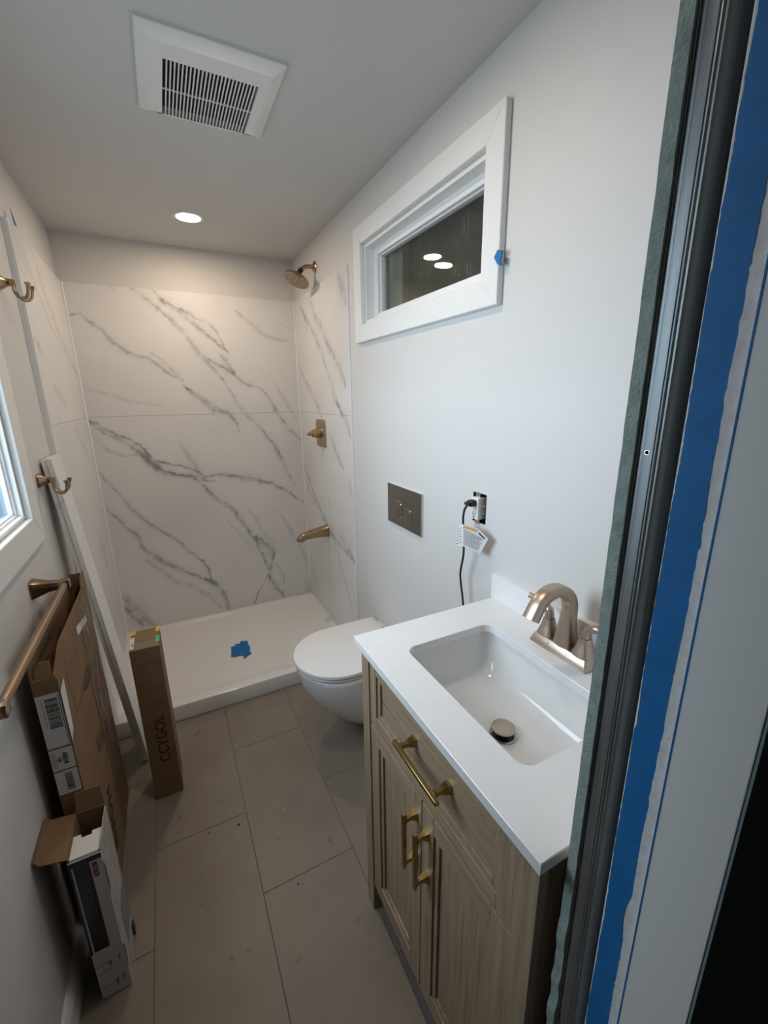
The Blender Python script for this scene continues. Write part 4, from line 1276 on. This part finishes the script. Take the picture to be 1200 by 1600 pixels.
# dark printed block low on the near end and vertical lettering low on the side
band(.395, .425, 'printed_block', 'ink_black', bx0 + .004, bx1 - .010, .0003)
text_mesh('carton_lettering', 'HOME', .075, (bx1 + .0012, 1.34, .20), (0, -.25, -.97), (0, .97, -.25), 'ink', cb)
# clear film hanging over the far part of the side
b = MB()
rings = []
for k in range(10):
    t = k / 9
    zz = bh - .02 - t * (bh - .03)
    rings.append([(bx1 + .003 + .004 * math.sin(k * 2.1 + j * 1.7) * (1 if 0 < j < 5 else .3) + (.004 if j == 5 else 0), by1 - .20 + .045 * j - .0 + .012 * math.sin(k * 1.3), zz) for j in range(6)])
b.loft(rings, False, False, closed=False)
fl_ = b.build('stretch_film', 'film', cb, smooth=70)
MB().poly([(bx1 + .0011, 1.50, .52), (bx1 + .0011, 1.535, .55), (bx1 + .0011, 1.545, .60), (bx1 + .0011, 1.525, .63), (bx1 + .0011, 1.505, .585)], [(0, 1, 2, 3, 4)]).build('red_mark', 'ink_red', cb)

# ------------------------------------------------------------------ SLIM UPRIGHT CARTON
sx0, sx1, sy0_, sy1_, shh = -.207, -.1125, 1.557, 1.702, .645
sc = thing('slim_carton', 'slim closed brown carton standing upright in front of the shower pan', 'carton', ((sx0 + sx1) / 2, (sy0_ + sy1_) / 2, 0))
MB().box(sx0, sx1, sy0_, sy1_, .0006, shh, bev=.002).build('body', 'cardboard', sc)
MB().box(sx0 + .001, sx1 - .001, sy0_ + .001, sy1_ - .001, shh + .0001, shh + .0014).build('top_flap', 'cardboard', sc)
MB().box(sx0 + .016, sx1 - .003, sy0_ - .0009, sy0_ - .0002, shh - .060, shh - .001).build('packing_tape', 'kraft_tape', sc)
MB().box(sx0 + .016, sx1 - .003, sy0_ - .0009, sy0_ + .05, shh + .0015, shh + .0021).build('packing_tape', 'kraft_tape', sc)
MB().box(sx0 + .001, sx0 + .014, sy0_ + .012, sy0_ + .095, shh + .0016, shh + .0022).build('sticker', 'paper', sc)
MB().box(sx0 + .006, sx0 + .012, sy0_ + .03, sy0_ + .05, shh + .0023, shh + .0026).build('sticker_print', 'ink_grey', sc)
MB().box(sx0 - .0004, sx0 + .016, sy1_ - .03, sy1_ - .002, shh + .0016, shh + .0024).build('corner_sticker', 'yellow', sc)
MB().box(sx1 - .012, sx1 + .0004, sy1_ - .036, sy1_ - .002, shh + .0016, shh + .0024).build('corner_sticker', 'yellow', sc)
MB().box(sx1 - .012, sx1 + .0006, sy0_ + .03, sy0_ + .075, shh + .0016, shh + .0024).build('corner_sticker', 'green', sc)
text_mesh('carton_lettering', 'CCYGOL', .050, ((sx0 + sx1) / 2 + .008, sy0_ - .0006, .262), (0, 0, 1), (-1, 0, 0), 'ink', sc)

# ------------------------------------------------------------------ SMALL OPEN CARTON
ox0, ox1, oy0, oy1, oh = -.326, -.261, .990, 1.120, .470
oc = thing('open_carton', 'small open white printed carton with its flaps up on the floor by the left wall', 'carton', ((ox0 + ox1) / 2, (oy0 + oy1) / 2, 0))
t_ = .003
for nm, a, m in (('near_panel', (ox0, ox1, oy0, oy0 + t_, .0006, oh - .012), 'print_white'), ('far_panel', (ox0, ox1, oy1 - t_, oy1, .0006, oh), 'cardboard_in'),
                 ('left_panel', (ox0, ox0 + t_, oy0 + t_, oy1 - t_, .0006, oh), 'cardboard_in'), ('right_panel', (ox1 - t_, ox1, oy0 + t_, oy1 - t_, .0006, oh - .004), 'print_grey'),
                 ('bottom_panel', (ox0 + t_, ox1 - t_, oy0 + t_, oy1 - t_, .0006, .004), 'cardboard')):
    MB().box(*a).build(nm, m, oc)
# left flap, open towards the wall with a bent lip
MB().prism([(ox0 + .001, oy0 + .001, oh), (ox0 + .001, oy1 - .001, oh), (XL + .012, oy1 - .004, oh + .010), (XL + .012, oy0 + .004, oh + .010)], (0, 0, .003)).build('side_flap', 'cardboard_in', oc)
MB().prism([(XL + .012, oy0 + .004, oh + .0105), (XL + .012, oy1 - .004, oh + .0105), (XL + .004, oy1 - .006, oh + .024), (XL + .004, oy0 + .006, oh + .024)], (.0025, 0, .001)).build('flap_lip', 'cardboard_in', oc)
MB().prism([(ox0 + .002, oy1 - .001, oh), (ox1 - .002, oy1 - .001, oh), (ox1 - .006, oy1 + .012, oh + .05), (ox0 + .004, oy1 + .012, oh + .05)], (0, .003, 0)).build('end_flap', 'cardboard_in', oc)
xm_ = (ox0 + ox1) / 2
MB().prism([(x, y, .006) for x, y in ((ox0 + .004, oy0 + .004), (ox1 - .004, oy0 + .004), (ox1 - .004, oy0 + .066), (xm_ + .010, oy0 + .066), (xm_ + .010, oy0 + .056), (xm_ - .013, oy0 + .056), (xm_ - .013, oy0 + .066), (ox0 + .004, oy0 + .066))], (0, 0, oh - .012)).build('inner_box', 'plastic_white', oc)
cpt = Vector((ox1 - .0045, oy0 + .098, oh - .022))
MB().lathe(cpt, (-1, 0, 0), [(0, .012), (.0008, .012)], 24).build('round_tab', 'plastic_white', oc)
# print on the near face
yf = oy0 - .0005
def pf(x0, x1, z0, z1, nm, m, dy=0): return MB().poly([(x0, yf - dy, z0), (x1, yf - dy, z0), (x1, yf - dy, z1), (x0, yf - dy, z1)], [(0, 1, 2, 3)]).build(nm, m, oc)
pf(ox0, ox1, oh - .026, oh - .0122, 'printed_band', 'ink_black')
pf(ox0, ox0 + .0045, .16, oh - .026, 'printed_band', 'ink_black')
pf(ox0 + .0085, ox0 + .040, .165, oh - .026, 'printed_panel', 'ink_black')
pf(ox0 + .044, ox0 + .054, oh - .076, oh - .032, 'printed_badge', 'ink_red', .0002)
text_mesh('badge_lettering', 'DELTA', .0095, (ox0 + .049, yf - .0004, oh - .054), (0, 0, -1), (1, 0, 0), 'text_pale', oc)
for k in range(5):
    pf(ox0 + .013 + k * .0045, ox0 + .0142 + k * .0045, oh - .20 + .012 * (k % 2), oh - .05 - .01 * (k % 3), 'print_line', 'text_violet', .0002)
for (xa, xb, zc_) in ((ox0 + .004, ox0 + .03, .115), (ox0 + .004, ox0 + .034, .088), (ox0 + .006, ox0 + .036, .038)):
    MB().poly([(xa, yf - .0003, zc_ - .004), (xb, yf - .0003, zc_ + .002), (xb, yf - .0003, zc_ + .005), (xa, yf - .0003, zc_ - .001)], [(0, 1, 2, 3)]).build('printed_picture', 'ink_grey', oc)
for (xc, zc_, m) in ((ox0 + .032, .112, 'print_gold'), (ox0 + .052, .118, 'ink_grey'), (ox0 + .038, .040, 'print_gold'), (ox0 + .053, .046, 'ink_grey')):
    MB().poly([(xc - .005, yf - .0004, zc_ + .004), (xc + .006, yf - .0004, zc_ + .008), (xc + .003, yf - .0004, zc_ - .002), (xc + .001, yf - .0004, zc_ - .014), (xc - .002, yf - .0004, zc_ - .012), (xc - .001, yf - .0004, zc_)], [tuple(range(6))]).build('printed_picture', m, oc)
# print on the right face
xs_ = ox1 + .0005
def pr(pts_, nm, m): return MB().poly([(xs_, y, z) for y, z in pts_], [tuple(range(len(pts_)))]).build(nm, m, oc)
pr([(oy0 + .001, .315), (oy0 + .012, .345), (oy0 + .012, .400), (oy0 + .001, .430)], 'printed_patch', 'ink_black')
pr([(oy0 + .001, .060), (oy0 + .014, .085), (oy0 + .014, .125), (oy0 + .001, .150)], 'printed_patch', 'ink_black')
pr([(oy0 + .05, .07), (oy1 - .005, .09), (oy1 - .002, .22), (oy0 + .05, .20)], 'printed_patch', 'ink_grey')
MB().box(ox1 + .0006, ox1 + .006, oy1 - .022, oy1 - .004, .012, .05, bev=.002).build('corner_tab', 'ink_black', oc)

# ------------------------------------------------------------------ SMALL BITS
q_ = on_x(781, 402, XR - .0205)
tb2 = MB().prism([q_ + Vector((0, dy, dz)) for dy, dz in ((.018, .004), (.006, .018), (-.012, .012), (-.006, -.006), (-.010, -.022), (.004, -.016))], (-.004, 0, 0))
tag(tb2.build('painter_tape_bit', 'tape', top=True), 'scrap of blue painter tape on the edge of the high window casing', 'tape')
q_ = on_x(20, 340, PXL + .0004)
tb3 = MB().prism([q_ + Vector((0, dy, dz)) for dy, dz in ((-.02, .022), (.03, -.018), (-.002, -.022))], (.0015, 0, 0))
tag(tb3.build('painter_tape_bit', 'tape', top=True), 'small triangular blue painter tape scrap near the top of the left marble panel', 'tape')


def chip(u, v, s_, m, label, k):
    p = on_z(u, v, 0.0)
    rnd = random.Random(k)
    out_ = [(p.x + s_ * (0.6 + .5 * rnd.random()) * math.cos(a) * (1 if k != 2 else .3), p.y + s_ * (0.6 + .5 * rnd.random()) * math.sin(a) * (1 if k != 2 else 2.6), .0003) for a in [2 * PI * j / 7 for j in range(7)]]
    tag(MB().prism(out_, (0, 0, .0018)).build('debris_chip', m, top=True), label, 'debris', 'bits of debris on the floor tiles')


chip(373, 1289, .006, 'debris', 'dark brown chip lying near a tile joint', 1)
chip(352, 1113, .006, 'debris', 'thin dark sliver on the tile just before the shower pan', 2)
chip(445, 1266, .0035, 'crumb', 'tiny white crumb on the tile', 3)
chip(326, 1302, .003, 'debris', 'tiny dark speck on the tile beside the brown chip', 4)
chip(466, 1382, .003, 'debris', 'small dark speck on the tile facing the vanity doors', 5)
